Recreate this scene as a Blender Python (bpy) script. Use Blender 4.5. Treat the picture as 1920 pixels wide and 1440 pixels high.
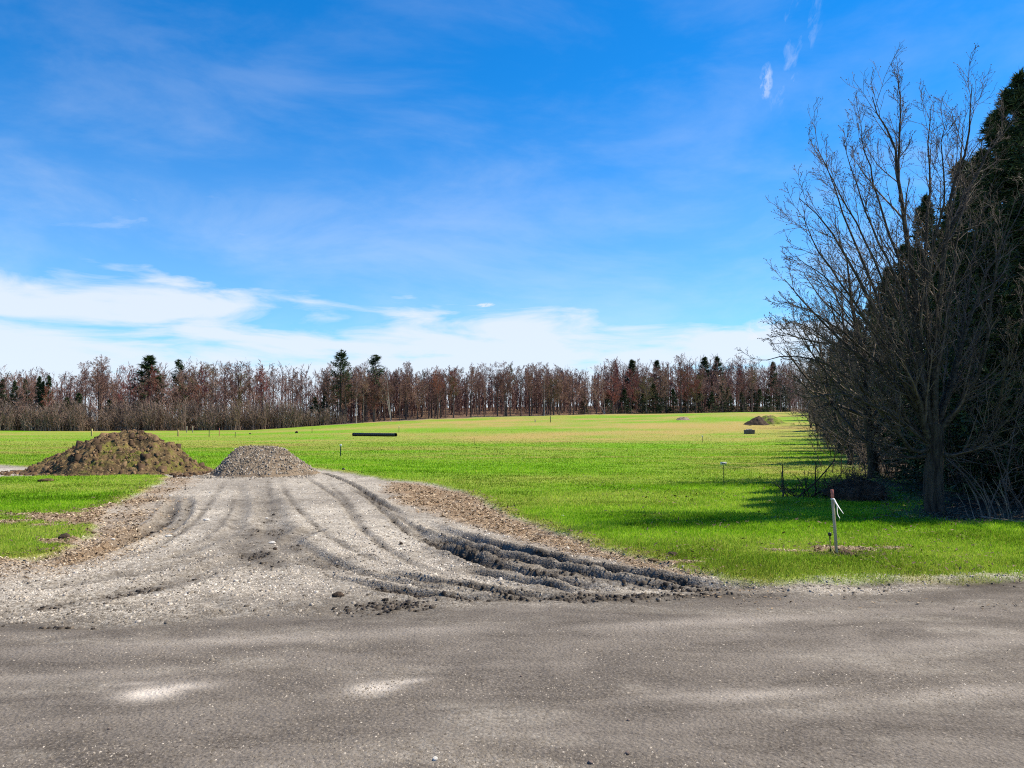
import bpy, math, random
import numpy as np
from mathutils import Vector

for o in list(bpy.data.objects):
    bpy.data.objects.remove(o, do_unlink=True)
SC = bpy.context.scene
COL = SC.collection

# ------------------------------------------------------------------ camera
CAM_H = 1.7
F = 1440.0                      # focal length in pixels of the 1920 px photograph
PITCH = math.atan(70 / F)
cam_d = bpy.data.cameras.new('camera')
cam_d.sensor_width = 36; cam_d.lens = 27.0
cam_d.clip_start = 0.05; cam_d.clip_end = 20000
cam = bpy.data.objects.new('camera', cam_d); COL.objects.link(cam)
cam.location = (0, 0, CAM_H)
cam.rotation_euler = (math.pi / 2 + PITCH, 0, 0)
SC.camera = cam

# ------------------------------------------------------------------ sky + sun
SUN_EL, SUN_AZ = math.radians(53), math.radians(74)     # azimuth from +Y towards +X
world = bpy.data.worlds.new('World'); SC.world = world; world.use_nodes = True
wt = world.node_tree; WN = wt.nodes; WL = wt.links
bg = WN['Background']
sky = WN.new('ShaderNodeTexSky'); sky.sky_type = 'NISHITA'; sky.sun_disc = False
sky.sun_elevation = SUN_EL; sky.sun_rotation = SUN_AZ
sky.air_density = 1.0; sky.dust_density = 0.0; sky.ozone_density = 4.0; sky.altitude = 300


def mnode(nt, op, a, b=None, c=None, clamp=False):
    n = nt.nodes.new('ShaderNodeMath'); n.operation = op; n.use_clamp = clamp
    for i, v in enumerate((a, b, c)):
        if v is None: continue
        if isinstance(v, (int, float)): n.inputs[i].default_value = v
        else: nt.links.new(v, n.inputs[i])
    return n.outputs[0]


def smooth(nt, v, lo, hi, o0=0.0, o1=1.0):
    n = nt.nodes.new('ShaderNodeMapRange'); n.interpolation_type = 'SMOOTHSTEP'
    nt.links.new(v, n.inputs[0])
    for i, x in enumerate((lo, hi, o0, o1)):
        n.inputs[1 + i].default_value = x
    return n.outputs[0]


ALB = 0.80       # surfaces a little darker than first measured, for the higher exposure


def mixcol(nt, fac, a, b):
    n = nt.nodes.new('ShaderNodeMix'); n.data_type = 'RGBA'
    for k, v in ((0, fac), (6, a), (7, b)):
        if isinstance(v, (int, float)): n.inputs[k].default_value = v
        elif isinstance(v, tuple): n.inputs[k].default_value = (*(v if nt is wt else tuple(c * ALB for c in v)), 1)
        else: nt.links.new(v, n.inputs[k])
    return n.outputs[2]


def noise(nt, vec, scale, detail=4, rough=.55, dist=0.0):
    n = nt.nodes.new('ShaderNodeTexNoise'); n.inputs['Scale'].default_value = scale
    n.inputs['Detail'].default_value = detail; n.inputs['Roughness'].default_value = rough
    n.inputs['Distortion'].default_value = dist
    if vec is not None: nt.links.new(vec, n.inputs['Vector'])
    return n.outputs['Fac']


# blue of the clear air: the physical sky, a little more saturated as the photograph shows it
hs = WN.new('ShaderNodeHueSaturation'); hs.inputs['Saturation'].default_value = 1.36
hs.inputs['Hue'].default_value = 0.49
hs.inputs['Value'].default_value = 1.0
WL.new(sky.outputs[0], hs.inputs['Color'])
tint = WN.new('ShaderNodeMix'); tint.data_type = 'RGBA'; tint.blend_type = 'MULTIPLY'; tint.inputs[0].default_value = 1
WL.new(hs.outputs[0], tint.inputs[6]); tint.inputs[7].default_value = (0.72, 1.27, 1.64, 1)
# thin clouds: a layer seen in perspective, thickest towards the horizon
tc = WN.new('ShaderNodeTexCoord')
sep = WN.new('ShaderNodeSeparateXYZ'); WL.new(tc.outputs['Generated'], sep.inputs[0])
zc = mnode(wt, 'MAXIMUM', sep.outputs[2], 0.0)
den = mnode(wt, 'ADD', zc, 0.10)
comb = WN.new('ShaderNodeCombineXYZ')
WL.new(mnode(wt, 'DIVIDE', sep.outputs[0], den), comb.inputs[0])
WL.new(mnode(wt, 'DIVIDE', sep.outputs[1], den), comb.inputs[1])
mp = WN.new('ShaderNodeMapping'); mp.inputs['Scale'].default_value = (1.0, 0.8, 1); mp.inputs['Rotation'].default_value = (0, 0, math.radians(25))
mp.inputs['Location'].default_value = (3.1, 1.7, 0)
WL.new(comb.outputs[0], mp.inputs[0])
mp3 = WN.new('ShaderNodeMapping'); mp3.inputs['Scale'].default_value = (3.2, 3.2, 17.0); mp3.inputs['Rotation'].default_value = (0, math.radians(4), 0)
mp3.inputs['Location'].default_value = (1.3, 0.4, 2.2)
WL.new(tc.outputs['Generated'], mp3.inputs[0])
n1 = noise(wt, mp3.outputs[0], 1.7, 8, .56, .45)
n2 = noise(wt, mp3.outputs[0], 0.6, 4, .5, .2)
# coverage falls with elevation
lft = smooth(wt, mnode(wt, 'DIVIDE', sep.outputs[0], mnode(wt, 'MAXIMUM', sep.outputs[1], .05)), -.65, .35, .022, -.018)
elv = mnode(wt, 'SUBTRACT', sep.outputs[2], lft)
cov = smooth(wt, elv, 0.118, 0.215, 0.31, -0.85)
hz = smooth(wt, sep.outputs[2], 0.05, 0.105, 0.24, 0.0)
dens = mnode(wt, 'ADD', mnode(wt, 'ADD', mnode(wt, 'ADD', mnode(wt, 'MULTIPLY_ADD', n1, 1.75, -.375), mnode(wt, 'MULTIPLY', mnode(wt, 'SUBTRACT', n2, .5), .5)), cov), hz)
cl_low = smooth(wt, dens, 0.40, 0.92)
# faint high cirrus everywhere
mp2 = WN.new('ShaderNodeMapping'); mp2.inputs['Scale'].default_value = (2.2, 2.2, 6.5); mp2.inputs['Rotation'].default_value = (0, math.radians(-9), 0)
WL.new(tc.outputs['Generated'], mp2.inputs[0])
n3 = noise(wt, mp2.outputs[0], 1.6, 8, .6, .35)
cl_hi = mnode(wt, 'MULTIPLY', smooth(wt, n3, 0.36, 0.78), smooth(wt, sep.outputs[2], .15, .55, .30, .12))
def pdir(px, py):
    return Vector((px - 960, F * math.cos(PITCH) - (720 - py) * math.sin(PITCH), (720 - py) * math.cos(PITCH) + F * math.sin(PITCH))).normalized()


def wisp(p0, p1, half, seed, amt, lo=.42, hi=.75):
    """one detached streak of cloud between two directions of the sky"""
    a, b = pdir(*p0), pdir(*p1); c = (a + b).normalized(); t = (b - a); ln = t.length / 2; t.normalize(); n = c.cross(t).normalized()

    def dot(v, s_):
        d = WN.new('ShaderNodeVectorMath'); d.operation = 'DOT_PRODUCT'; WL.new(tc.outputs['Generated'], d.inputs[0]); d.inputs[1].default_value = v
        return mnode(wt, 'DIVIDE', d.outputs['Value'], s_)
    u, v = dot(t, ln), dot(n, half)
    cb = WN.new('ShaderNodeCombineXYZ'); WL.new(mnode(wt, 'MULTIPLY', u, 1.3), cb.inputs[0]); WL.new(v, cb.inputs[1]); cb.inputs[2].default_value = seed
    e = mnode(wt, 'ADD', mnode(wt, 'MULTIPLY', u, u), mnode(wt, 'MULTIPLY', v, v))
    front = smooth(wt, dot(c, 1.0), .5, .8)
    mk = mnode(wt, 'MULTIPLY', smooth(wt, e, 0.0, 1.0, 1.0, 0.0), front)
    return mnode(wt, 'MULTIPLY', mnode(wt, 'MULTIPLY', mk, smooth(wt, noise(wt, cb.outputs[0], 1.6, 7, .62, .3), lo, hi)), amt)


thin = smooth(wt, sep.outputs[2], .08, .42, .28, .0)
cl = mnode(wt, 'MAXIMUM', mnode(wt, 'MULTIPLY', cl_low, .90), mnode(wt, 'ADD', mnode(wt, 'MULTIPLY', cl_hi, .8), mnode(wt, 'MULTIPLY', thin, .6)))
for wsp in (wisp((1425, 260), (1545, -90), .030, 8.3, .36), wisp((1432, 200), (1440, 110), .010, 7.0, .6, .3, .7), wisp((1350, 640), (1530, 622), .030, 1.0, 1.0, .25, .6),
            wisp((885, 574), (935, 570), .004, 5.0, .9, .2, .6), wisp((-150, 400), (720, 415), .055, 9.0, .34)):
    cl = mnode(wt, 'MAXIMUM', cl, wsp)
skycol = mixcol(wt, cl, tint.outputs[2], (7.2, 7.8, 8.8))
WL.new(skycol, bg.inputs[0])
bg.inputs[1].default_value = 0.067

sun_d = bpy.data.lights.new('sun', 'SUN'); sun_d.energy = 5.0; sun_d.angle = math.radians(0.53)
sun_d.color = (1.0, 0.89, 0.70)
sun = bpy.data.objects.new('sun', sun_d); COL.objects.link(sun); sun.location = (60, 20, 80)
SDIR = Vector((math.sin(SUN_AZ) * math.cos(SUN_EL), math.cos(SUN_AZ) * math.cos(SUN_EL), math.sin(SUN_EL)))
sun.rotation_euler = SDIR.to_track_quat('Z', 'Y').to_euler()

vs = SC.view_settings
vs.view_transform = 'Standard'; vs.look = 'None'; vs.gamma = 1; vs.use_curve_mapping = False
vs.exposure = 0.80
SC.cycles.use_denoising = False
SC.cycles.max_bounces = 6; SC.cycles.transparent_max_bounces = 6
SC.cycles.diffuse_bounces = 3
SC.cycles.use_adaptive_sampling = True; SC.cycles.adaptive_threshold = 0.012; SC.cycles.adaptive_min_samples = 40
SC.cycles.filter_width = 1.1


# ------------------------------------------------------------------ helpers
rng = np.random.default_rng(7)


def _hash(ix, iy, s):
    h = (ix.astype(np.int64) * 374761393 + iy.astype(np.int64) * 668265263 + s * 1442695041) & 0xFFFFFFFF
    h = ((h ^ (h >> 13)) * 1274126177) & 0xFFFFFFFF
    return ((h ^ (h >> 16)) & 0xFFFFFF) / float(0xFFFFFF)


def vnoise(x, y, s=0):
    ix = np.floor(x); iy = np.floor(y); fx = x - ix; fy = y - iy
    fx = fx * fx * fx * (fx * (fx * 6 - 15) + 10); fy = fy * fy * fy * (fy * (fy * 6 - 15) + 10)
    a = _hash(ix, iy, s); b = _hash(ix + 1, iy, s); c = _hash(ix, iy + 1, s); d = _hash(ix + 1, iy + 1, s)
    return (a + (b - a) * fx) * (1 - fy) + (c + (d - c) * fx) * fy


def fbm(x, y, s=0, oct=4, gain=.5):
    t = 0; a = 1; n = 0
    for k in range(oct):
        t = t + a * vnoise(x * 2 ** k + k * 17.3, y * 2 ** k - k * 9.1, s + k * 31); n += a; a *= gain
    return t / n * 2 - 1


def sstep(a, b, x):
    t = np.clip((x - a) / (b - a), 0, 1)
    return t * t * (3 - 2 * t)


EDGE_X = np.array([-400, -96, -78, -58, -47, -37, -22.7, -7, 10, 34, 55, 70, 90, 400.])
EDGE_Y = np.array([146, 144, 144, 145, 147, 152, 162, 172, 180, 190, 197, 205, 230, 700.])
wood_edge = lambda x: np.interp(x, EDGE_X, EDGE_Y)


def base_z(x, y):
    """gentle rise of the field towards the woods, more to the right"""
    x = np.asarray(x, float); y = np.asarray(y, float)
    u = x / np.maximum(y, 20)
    A = np.interp(u, [-1.2, -.42, -.34, -.22, -.14, -.04, .1, .2, .3, .5, 1.2], [0, 0, .1, 1.3, 2.0, 2.6, 3.2, 3.5, 3.9, 4.2, 4.2])
    z = A * sstep(45, 185, y)
    z = z + sstep(-6, 55, y - wood_edge(x)) * np.interp(x, [-80, -45, -25], [.6, 1.2, 3.2])
    return z + .10 * fbm(x / 26, y / 26, 5, 2) * sstep(28, 60, y)


_PIX = {}


def pix(px, py):
    """photograph pixel -> point on the ground"""
    cp, sp = math.cos(PITCH), math.sin(PITCH)
    dy = F * cp - (720 - py) * sp; dz = (720 - py) * cp + F * sp; dx = px - 960
    dx /= dy; dz /= dy
    key = (px, py)
    if key in _PIX: return _PIX[key]
    t = -CAM_H / dz if dz < -1e-6 else 1e9
    if t > 27.5:
        tt = np.geomspace(20, 900, 700); below = CAM_H + dz * tt < base_z(dx * tt, tt)
        if below.any():
            i = int(np.argmax(below)); tt = np.linspace(tt[max(i - 1, 0)], tt[i], 60)
            t = float(tt[int(np.argmax(CAM_H + dz * tt < base_z(dx * tt, tt)))])
        else: t = 300.0
    _PIX[key] = (dx * t, t)
    return _PIX[key]


def ray(px, py, d):
    """point on the ray through a pixel at depth y = d"""
    cp, sp = math.cos(PITCH), math.sin(PITCH)
    dy = F * cp - (720 - py) * sp; dz = (720 - py) * cp + F * sp; dx = px - 960
    return np.array((dx / dy * d, d, CAM_H + dz / dy * d))


def sd_poly(x, y, poly):
    """signed distance to a closed polygon, positive inside"""
    P = np.asarray(poly, float); d = np.full(x.shape, 1e9); ins = np.zeros(x.shape, bool)
    for i in range(len(P)):
        a, b = P[i - 1], P[i]; e = b - a
        wx, wy = x - a[0], y - a[1]
        t = np.clip((wx * e[0] + wy * e[1]) / (e @ e + 1e-12), 0, 1)
        d = np.minimum(d, (wx - t * e[0]) ** 2 + (wy - t * e[1]) ** 2)
        c = (a[1] > y) != (b[1] > y)
        xi = a[0] + (y - a[1]) / (b[1] - a[1] + 1e-12) * e[0]
        ins ^= c & (x < xi)
    d = np.sqrt(d)
    return np.where(ins, d, -d)


def d_line(x, y, pts):
    P = np.asarray(pts, float); d = np.full(x.shape, 1e9); tt = np.zeros(x.shape)
    n = len(P) - 1
    for i in range(n):
        a, b = P[i], P[i + 1]; e = b - a
        wx, wy = x - a[0], y - a[1]
        t = np.clip((wx * e[0] + wy * e[1]) / (e @ e + 1e-12), 0, 1)
        q = (wx - t * e[0]) ** 2 + (wy - t * e[1]) ** 2
        k = q < d
        d = np.where(k, q, d); tt = np.where(k, (i + t) / n, tt)
    return np.sqrt(d), tt


def curve(pts, n=24):
    """smooth (Catmull-Rom) resampling of a polyline"""
    P = np.asarray(pts, float); P = np.vstack([2 * P[0] - P[1], P, 2 * P[-1] - P[-2]])
    m = len(P) - 3; out = []
    for t in np.linspace(0, m - 1e-6, n):
        i = int(t); f = t - i
        a, b, c, d = P[i], P[i + 1], P[i + 2], P[i + 3]
        out.append(.5 * (2 * b + (c - a) * f + (2 * a - 5 * b + 4 * c - d) * f * f + (3 * b - a - 3 * c + d) * f ** 3))
    return np.array(out)


def mk_mesh(name, V, faces, smooth_=False, attrs=None):
    """faces: list of int arrays (n,3) or (n,4)"""
    me = bpy.data.meshes.new(name)
    V = np.ascontiguousarray(V, np.float32)
    if not isinstance(faces, (list, tuple)): faces = [faces]
    faces = [np.asarray(f, np.int32) for f in faces if len(f)]
    me.vertices.add(len(V)); me.vertices.foreach_set('co', V.ravel())
    nl = sum(f.size for f in faces); npoly = sum(len(f) for f in faces)
    me.loops.add(nl); me.polygons.add(npoly)
    me.loops.foreach_set('vertex_index', np.concatenate([f.ravel() for f in faces]))
    tot = np.concatenate([np.full(len(f), f.shape[1], np.int32) for f in faces])
    st = np.concatenate([[0], np.cumsum(tot)[:-1]]).astype(np.int32)
    me.polygons.foreach_set('loop_start', st)
    if smooth_: me.polygons.foreach_set('use_smooth', np.ones(npoly, bool))
    me.update(calc_edges=True)
    for k, a in (attrs or {}).items():
        at = me.attributes.new(k, 'FLOAT', 'POINT'); at.data.foreach_set('value', np.ascontiguousarray(a, np.float32))
    return me


def mobj(name, me, mat=None, parent=None):
    o = bpy.data.objects.new(name, me); COL.objects.link(o)
    if mat is not None and not me.materials: me.materials.append(mat)
    if parent is not None: o.parent = parent
    return o


def empty(name, loc):
    o = bpy.data.objects.new(name, None); COL.objects.link(o); o.location = loc
    o.empty_display_size = .2
    return o


def tag(o, label=None, cat=None, group=None, kind=None):
    if label: o['label'] = label
    if cat: o['category'] = cat
    if group: o['group'] = group
    if kind: o['kind'] = kind
    return o


def unit(v): return v / (np.linalg.norm(v, axis=-1, keepdims=True) + 1e-9)


def tubes(P, R, sides=4, cap=True):
    """P (N,K,3), R (N,K) -> vertices and quads"""
    N, K, _ = P.shape
    T = np.gradient(P, axis=1); T /= np.linalg.norm(T, axis=2, keepdims=True) + 1e-9
    ref = np.where(np.abs(T[:, :1, 2:3]) > .9, np.array([1., 0, 0]), np.array([0, 0, 1.]))
    ref = np.broadcast_to(ref, T.shape)
    A = np.cross(T, ref); A /= np.linalg.norm(A, axis=2, keepdims=True) + 1e-9
    B = np.cross(T, A)
    th = np.arange(sides) / sides * 2 * np.pi
    ring = A[:, :, None, :] * np.cos(th)[None, None, :, None] + B[:, :, None, :] * np.sin(th)[None, None, :, None]
    V = P[:, :, None, :] + ring * R[:, :, None, None]
    idx = np.arange(N * K * sides).reshape(N, K, sides)
    a = idx[:, :-1]; b = idx[:, 1:]
    Q = np.stack([a, np.roll(a, -1, 2), np.roll(b, -1, 2), b], -1).reshape(-1, 4)
    return V.reshape(-1, 3), Q


def ribbons(r, P, R):
    """thin two-triangle slivers for twigs far below a pixel"""
    N, K, _ = P.shape
    T = unit(P[:, -1] - P[:, 0]); sd = unit(np.cross(T, r.normal(size=T.shape)))[:, None] * R[:, :, None]
    V = np.stack([P - sd, P + sd], 2); idx = np.arange(N * K * 2).reshape(N, K, 2)
    Q = np.stack([idx[:, :-1, 0], idx[:, :-1, 1], idx[:, 1:, 1], idx[:, 1:, 0]], -1).reshape(-1, 4)
    return V.reshape(-1, 3), Q


def join(parts):
    V = []; Fq = {3: [], 4: []}; o = 0
    for v, f in parts:
        V.append(v); f = np.asarray(f); Fq[f.shape[1]].append(f + o); o += len(v)
    return np.concatenate(V), [np.concatenate(x) for x in Fq.values() if x]


def grow(r, P, R, m, t0, t1, ang, lenf, K, rfac, up=.1, wob=.15, end=.35, absl=None, rmax=9., rmin=.0, shrink=.5):
    """m side branches on every parent polyline"""
    N, Kp, _ = P.shape
    L = np.linalg.norm(np.diff(P, axis=1), axis=2).sum(1)
    j = np.tile(np.arange(m), N); pi = np.repeat(np.arange(N), m)
    t = t0 + (t1 - t0) * (j + r.random(N * m)) / m
    s = t * (Kp - 1); i = np.minimum(s.astype(int), Kp - 2); f = (s - i)[:, None]
    p = P[pi, i] * (1 - f) + P[pi, i + 1] * f
    rp = R[pi, i] * (1 - f[:, 0]) + R[pi, i + 1] * f[:, 0]
    T = unit(P[pi, i + 1] - P[pi, i])
    rv = unit(np.cross(T, r.normal(size=T.shape)))
    a = np.radians(r.uniform(ang[0], ang[1], len(t)))[:, None]
    d = unit(T * np.cos(a) + rv * np.sin(a))
    ln = (L[pi] if absl is None else absl) * lenf * (1 - shrink * t) * r.uniform(.65, 1.25, len(t))
    r0 = np.clip(np.minimum(rp * .85, rp * rfac * r.uniform(.75, 1.15, len(t))), rmin, rmax)
    Q = np.empty((len(t), K, 3)); Q[:, 0] = p
    st = (ln / (K - 1))[:, None]
    for k in range(1, K):
        Q[:, k] = Q[:, k - 1] + d * st
        d = unit(d + np.array([0, 0, up]) + r.normal(size=d.shape) * wob)
    Rr = r0[:, None] * np.linspace(1, end, K)[None]
    return Q, np.maximum(Rr, rmin * .6)


# ------------------------------------------------------------------ materials
def new_mat(name):
    m = bpy.data.materials.new(name); m.use_nodes = True
    b = m.node_tree.nodes['Principled BSDF']
    b.inputs['Specular IOR Level'].default_value = .25
    return m, m.node_tree, b


def mat_noise(name, c1, c2, scale=6, rough=.85, bump=.0, bscale=40, detail=5, stretch=None, rnd=0.0, spec=.25):
    """two-tone procedural surface with optional bump and per-object variation"""
    m, nt, b = new_mat(name)
    b.inputs['Specular IOR Level'].default_value = spec
    g = nt.nodes.new('ShaderNodeTexCoord').outputs['Object']
    if stretch:
        mpn = nt.nodes.new('ShaderNodeMapping'); mpn.inputs['Scale'].default_value = stretch
        nt.links.new(g, mpn.inputs[0]); g = mpn.outputs[0]
    f = smooth(nt, noise(nt, g, scale, detail, .6), .32, .68)
    c = mixcol(nt, f, c1, c2)
    if rnd:
        oi = nt.nodes.new('ShaderNodeObjectInfo')
        h = nt.nodes.new('ShaderNodeHueSaturation')
        nt.links.new(mnode(nt, 'MULTIPLY_ADD', oi.outputs['Random'], 2 * rnd, 1 - rnd), h.inputs['Value'])
        nt.links.new(mnode(nt, 'MULTIPLY_ADD', oi.outputs['Random'], .03, .485), h.inputs['Hue'])
        nt.links.new(c, h.inputs['Color']); c = h.outputs[0]
    nt.links.new(c, b.inputs['Base Color']); b.inputs['Roughness'].default_value = rough
    if bump:
        bn = nt.nodes.new('ShaderNodeBump'); bn.inputs['Strength'].default_value = bump; bn.inputs['Distance'].default_value = .05
        nt.links.new(noise(nt, g, bscale, 4, .6), bn.inputs['Height']); nt.links.new(bn.outputs[0], b.inputs['Normal'])
    return m


def ground_material():
    m, nt, b = new_mat('ground_surface')
    geo = nt.nodes.new('ShaderNodeNewGeometry').outputs['Position']

    def att(n):
        a = nt.nodes.new('ShaderNodeAttribute'); a.attribute_name = n; return a.outputs['Fac']
    fine = noise(nt, geo, 55, 6, .65); mid = noise(nt, geo, 9, 5, .6); big = noise(nt, geo, 1.1, 4, .55)
    grit = nt.nodes.new('ShaderNodeTexVoronoi'); grit.inputs['Scale'].default_value = 42; nt.links.new(geo, grit.inputs['Vector'])
    gsep = nt.nodes.new('ShaderNodeSeparateColor'); nt.links.new(grit.outputs['Color'], gsep.inputs[0])
    # packed dirt road
    mpn = nt.nodes.new('ShaderNodeMapping'); mpn.inputs['Rotation'].default_value = (0, 0, -math.atan(.17)); mpn.inputs['Scale'].default_value = (.5, 1.3, 1)
    nt.links.new(geo, mpn.inputs[0])
    st = noise(nt, mpn.outputs[0], 1.6, 9, .70, .4)
    road = mixcol(nt, smooth(nt, st, .27, .72), (.088, .076, .064), (.205, .182, .158))
    road = mixcol(nt, mnode(nt, 'MULTIPLY', smooth(nt, fine, .5, .68), .8), road, (.27, .238, .21))
    road = mixcol(nt, mnode(nt, 'MULTIPLY', smooth(nt, noise(nt, geo, 34, 5, .75), .52, .66), smooth(nt, noise(nt, geo, .9, 4, .6), .35, .7, .45, 1.0)), road, (.05, .04, .032))
    road = mixcol(nt, att('pale'), road, (.66, .60, .53))  # bright road patches, their sheen painted as plain colour
    # crushed stone
    grav = mixcol(nt, smooth(nt, gsep.outputs[0], .05, .95), (.27, .245, .205), (.66, .615, .54))
    grav = mixcol(nt, mnode(nt, 'MULTIPLY', smooth(nt, mid, .4, .66), .45), grav, (.34, .285, .22))
    grav = mixcol(nt, mnode(nt, 'MULTIPLY', smooth(nt, noise(nt, geo, 2.3, 7, .68, .8), .50, .70), .7), grav, (.125, .105, .082))
    grav = mixcol(nt, mnode(nt, 'MULTIPLY', smooth(nt, noise(nt, geo, 38, 5, .75), .54, .68), .6), grav, (.07, .058, .046))
    col = mixcol(nt, att('gravel'), road, grav)
    mud = mixcol(nt, fine, (.014, .011, .008), (.055, .041, .030))  # wet mud colour, deepened to hold the shade of ruts and tree row
    chips = mixcol(nt, smooth(nt, fine, .35, .65), (.14, .09, .055), (.40, .29, .185))
    chips = mixcol(nt, smooth(nt, mid, .55, .75), chips, (.22, .13, .06))
    col = mixcol(nt, att('chips'), col, chips)
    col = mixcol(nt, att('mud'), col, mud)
    # turf
    g1 = mixcol(nt, smooth(nt, mid, .3, .7), (.115, .27, .004), (.20, .40, .007))
    g1 = mixcol(nt, mnode(nt, 'MULTIPLY', smooth(nt, fine, .5, .7), .5), g1, (.06, .12, .012))
    dry = mixcol(nt, smooth(nt, mid, .3, .7), (.31, .27, .05), (.46, .34, .125))
    dry = mixcol(nt, mnode(nt, 'MULTIPLY', smooth(nt, fine, .5, .7), .4), dry, (.13, .11, .04))
    turf = mixcol(nt, att('dry'), g1, dry)
    col = mixcol(nt, att('grass'), col, turf)
    # leaf litter under the trees
    lit = mixcol(nt, smooth(nt, noise(nt, geo, 3.0, 6, .7), .35, .65), (.075, .045, .028), (.235, .15, .095))
    col = mixcol(nt, att('litter'), col, lit)
    nt.links.new(col, b.inputs['Base Color']); b.inputs['Roughness'].default_value = .95
    b.inputs['Specular IOR Level'].default_value = .15
    h = mnode(nt, 'ADD', mnode(nt, 'MULTIPLY', fine, .5), mnode(nt, 'ADD', mnode(nt, 'MULTIPLY', mid, .9), mnode(nt, 'MULTIPLY', grit.outputs['Distance'], -.5)))
    bn = nt.nodes.new('ShaderNodeBump'); bn.inputs['Strength'].default_value = .55; bn.inputs['Distance'].default_value = .035
    nt.links.new(h, bn.inputs['Height']); nt.links.new(bn.outputs[0], b.inputs['Normal'])
    return m


def attr_mat(name, ramp, attr='rnd', rough=.8, trans=0.0, spec=.2, second=None):
    """colour picked from a ramp by a per-piece attribute; second = (attribute, ramp) mixed over it"""
    m, nt, b = new_mat(name)

    def rampn(a, stops):
        at = nt.nodes.new('ShaderNodeAttribute'); at.attribute_name = a
        cr = nt.nodes.new('ShaderNodeValToRGB'); e = cr.color_ramp.elements
        while len(e) < len(stops): e.new(.5)
        for k, (p, c) in enumerate(stops): e[k].position = p; e[k].color = (*(ALB * v for v in c), 1)
        nt.links.new(at.outputs['Fac'], cr.inputs[0]); return cr.outputs[0]
    c = rampn(attr, ramp)
    if second:
        at = nt.nodes.new('ShaderNodeAttribute'); at.attribute_name = second[0]
        c = mixcol(nt, at.outputs['Fac'], c, rampn(attr, second[1]))
    nt.links.new(c, b.inputs['Base Color']); b.inputs['Roughness'].default_value = rough
    b.inputs['Specular IOR Level'].default_value = spec
    if trans:
        tr = nt.nodes.new('ShaderNodeBsdfTranslucent'); nt.links.new(c, tr.inputs[0])
        mx = nt.nodes.new('ShaderNodeMixShader'); mx.inputs[0].default_value = trans
        nt.links.new(b.outputs[0], mx.inputs[1]); nt.links.new(tr.outputs[0], mx.inputs[2])
        nt.links.new(mx.outputs[0], nt.nodes['Material Output'].inputs[0])
    return m


M_GROUND = ground_material()
M_GRASS = attr_mat('grass_blades', [(0, (.06, .15, .003)), (.5, (.235, .50, .008)), (1, (.47, .72, .035))], trans=.45, spec=.08, rough=.6,
                   second=('dry', [(0, (.22, .20, .035)), (.5, (.47, .38, .11)), (1, (.66, .51, .22))]))
M_PEB = attr_mat('crushed_stone', [(0, (.10, .086, .07)), (.5, (.40, .355, .30)), (1, (.78, .72, .64))], rough=.85)
M_MUDC = attr_mat('mud_clods', [(0, (.012, .009, .007)), (.6, (.04, .03, .022)), (1, (.14, .115, .09))], rough=.7)
M_CHIP = attr_mat('wood_chips', [(0, (.07, .045, .026)), (.5, (.33, .24, .15)), (1, (.64, .53, .39))], rough=.85)
M_BARK_FAR = mat_noise('bark_far', (.07, .052, .044), (.16, .125, .105), 3, .9, rnd=.3)
M_TWIG_FAR = mat_noise('twigs_far', (.215, .125, .10), (.35, .215, .175), 1.2, .9, rnd=.3)
M_BRUSH = mat_noise('brush_twigs', (.185, .13, .10), (.32, .232, .185), .5, .9)
M_TWIG_RED = mat_noise('twigs_red_buds', (.24, .07, .06), (.32, .12, .09), 1.2, .9, rnd=.15)
M_TWIG_GRN = mat_noise('twigs_olive_buds', (.15, .125, .055), (.20, .16, .075), 1.2, .9, rnd=.15)
M_BIRCH = mat_noise('pale_bark', (.30, .26, .22), (.58, .53, .47), 4, .8, rnd=.12)
M_BARK = mat_noise('rough_bark', (.020, .016, .012), (.085, .072, .052), 14, .9, bump=.9, bscale=26, stretch=(1, 1, .22))
M_LIMB = mat_noise('limb_bark', (.022, .018, .013), (.09, .078, .054), 16, .85, bump=.5, bscale=40)
M_TWIG = mat_noise('twig_bark', (.06, .046, .036), (.17, .135, .105), 4, .8)
M_DEAD = mat_noise('dead_wood', (.13, .115, .09), (.28, .25, .20), 9, .85, bump=.3)
M_NEEDLE = attr_mat('conifer_needles', [(0, (.016, .032, .014)), (.6, (.045, .08, .032)), (1, (.12, .165, .065))], rough=.6, trans=.12)
M_CBARK = mat_noise('conifer_bark', (.05, .036, .028), (.11, .085, .065), 8, .9)

# ------------------------------------------------------------------ layout of the ground
W = lambda pts: [pix(*p) for p in pts]
EDGE_ROW = lambda y: 7.7 + .375 * (y - 14)          # the straight tree row along the right of the field
FIELD_POLY = [(-300, 31), (-120, 30.5)] + W([(-400, 877), (0, 873), (70, 878), (300, 883), (400, 883), (592, 880), (640, 886), (720, 900), (800, 907), (860, 921),
               (920, 948), (980, 978), (1060, 1003), (1150, 1036), (1250, 1060), (1310, 1078), (1370, 1093), (1480, 1098), (1700, 1094), (1920, 1089)]) + [(14, 9.6), (60, 17.5), (300, 60), (900, 300), (900, 5000), (-3000, 5000), (-3000, 31)]
PATCH_POLY = [(-120, 24.6), (-40, 24.0)] + W([(-100, 898), (0, 897), (150, 895), (300, 893), (318, 896), (268, 925), (210, 953), (188, 985), (160, 1008), (100, 1042), (0, 1064)]) + [(-9, 7.2), (-40, 2.2), (-120, -10)]
ROAD_EDGE = lambda x: 6.45 + .16 * (x + 4.3)
CHIP_POLY = W([(735, 903), (800, 908), (860, 922), (920, 949), (980, 979), (1060, 1004), (1150, 1037), (1250, 1061), (1320, 1082), (1230, 1070), (1100, 1040), (960, 1008), (850, 975), (770, 945), (720, 920)])
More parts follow.
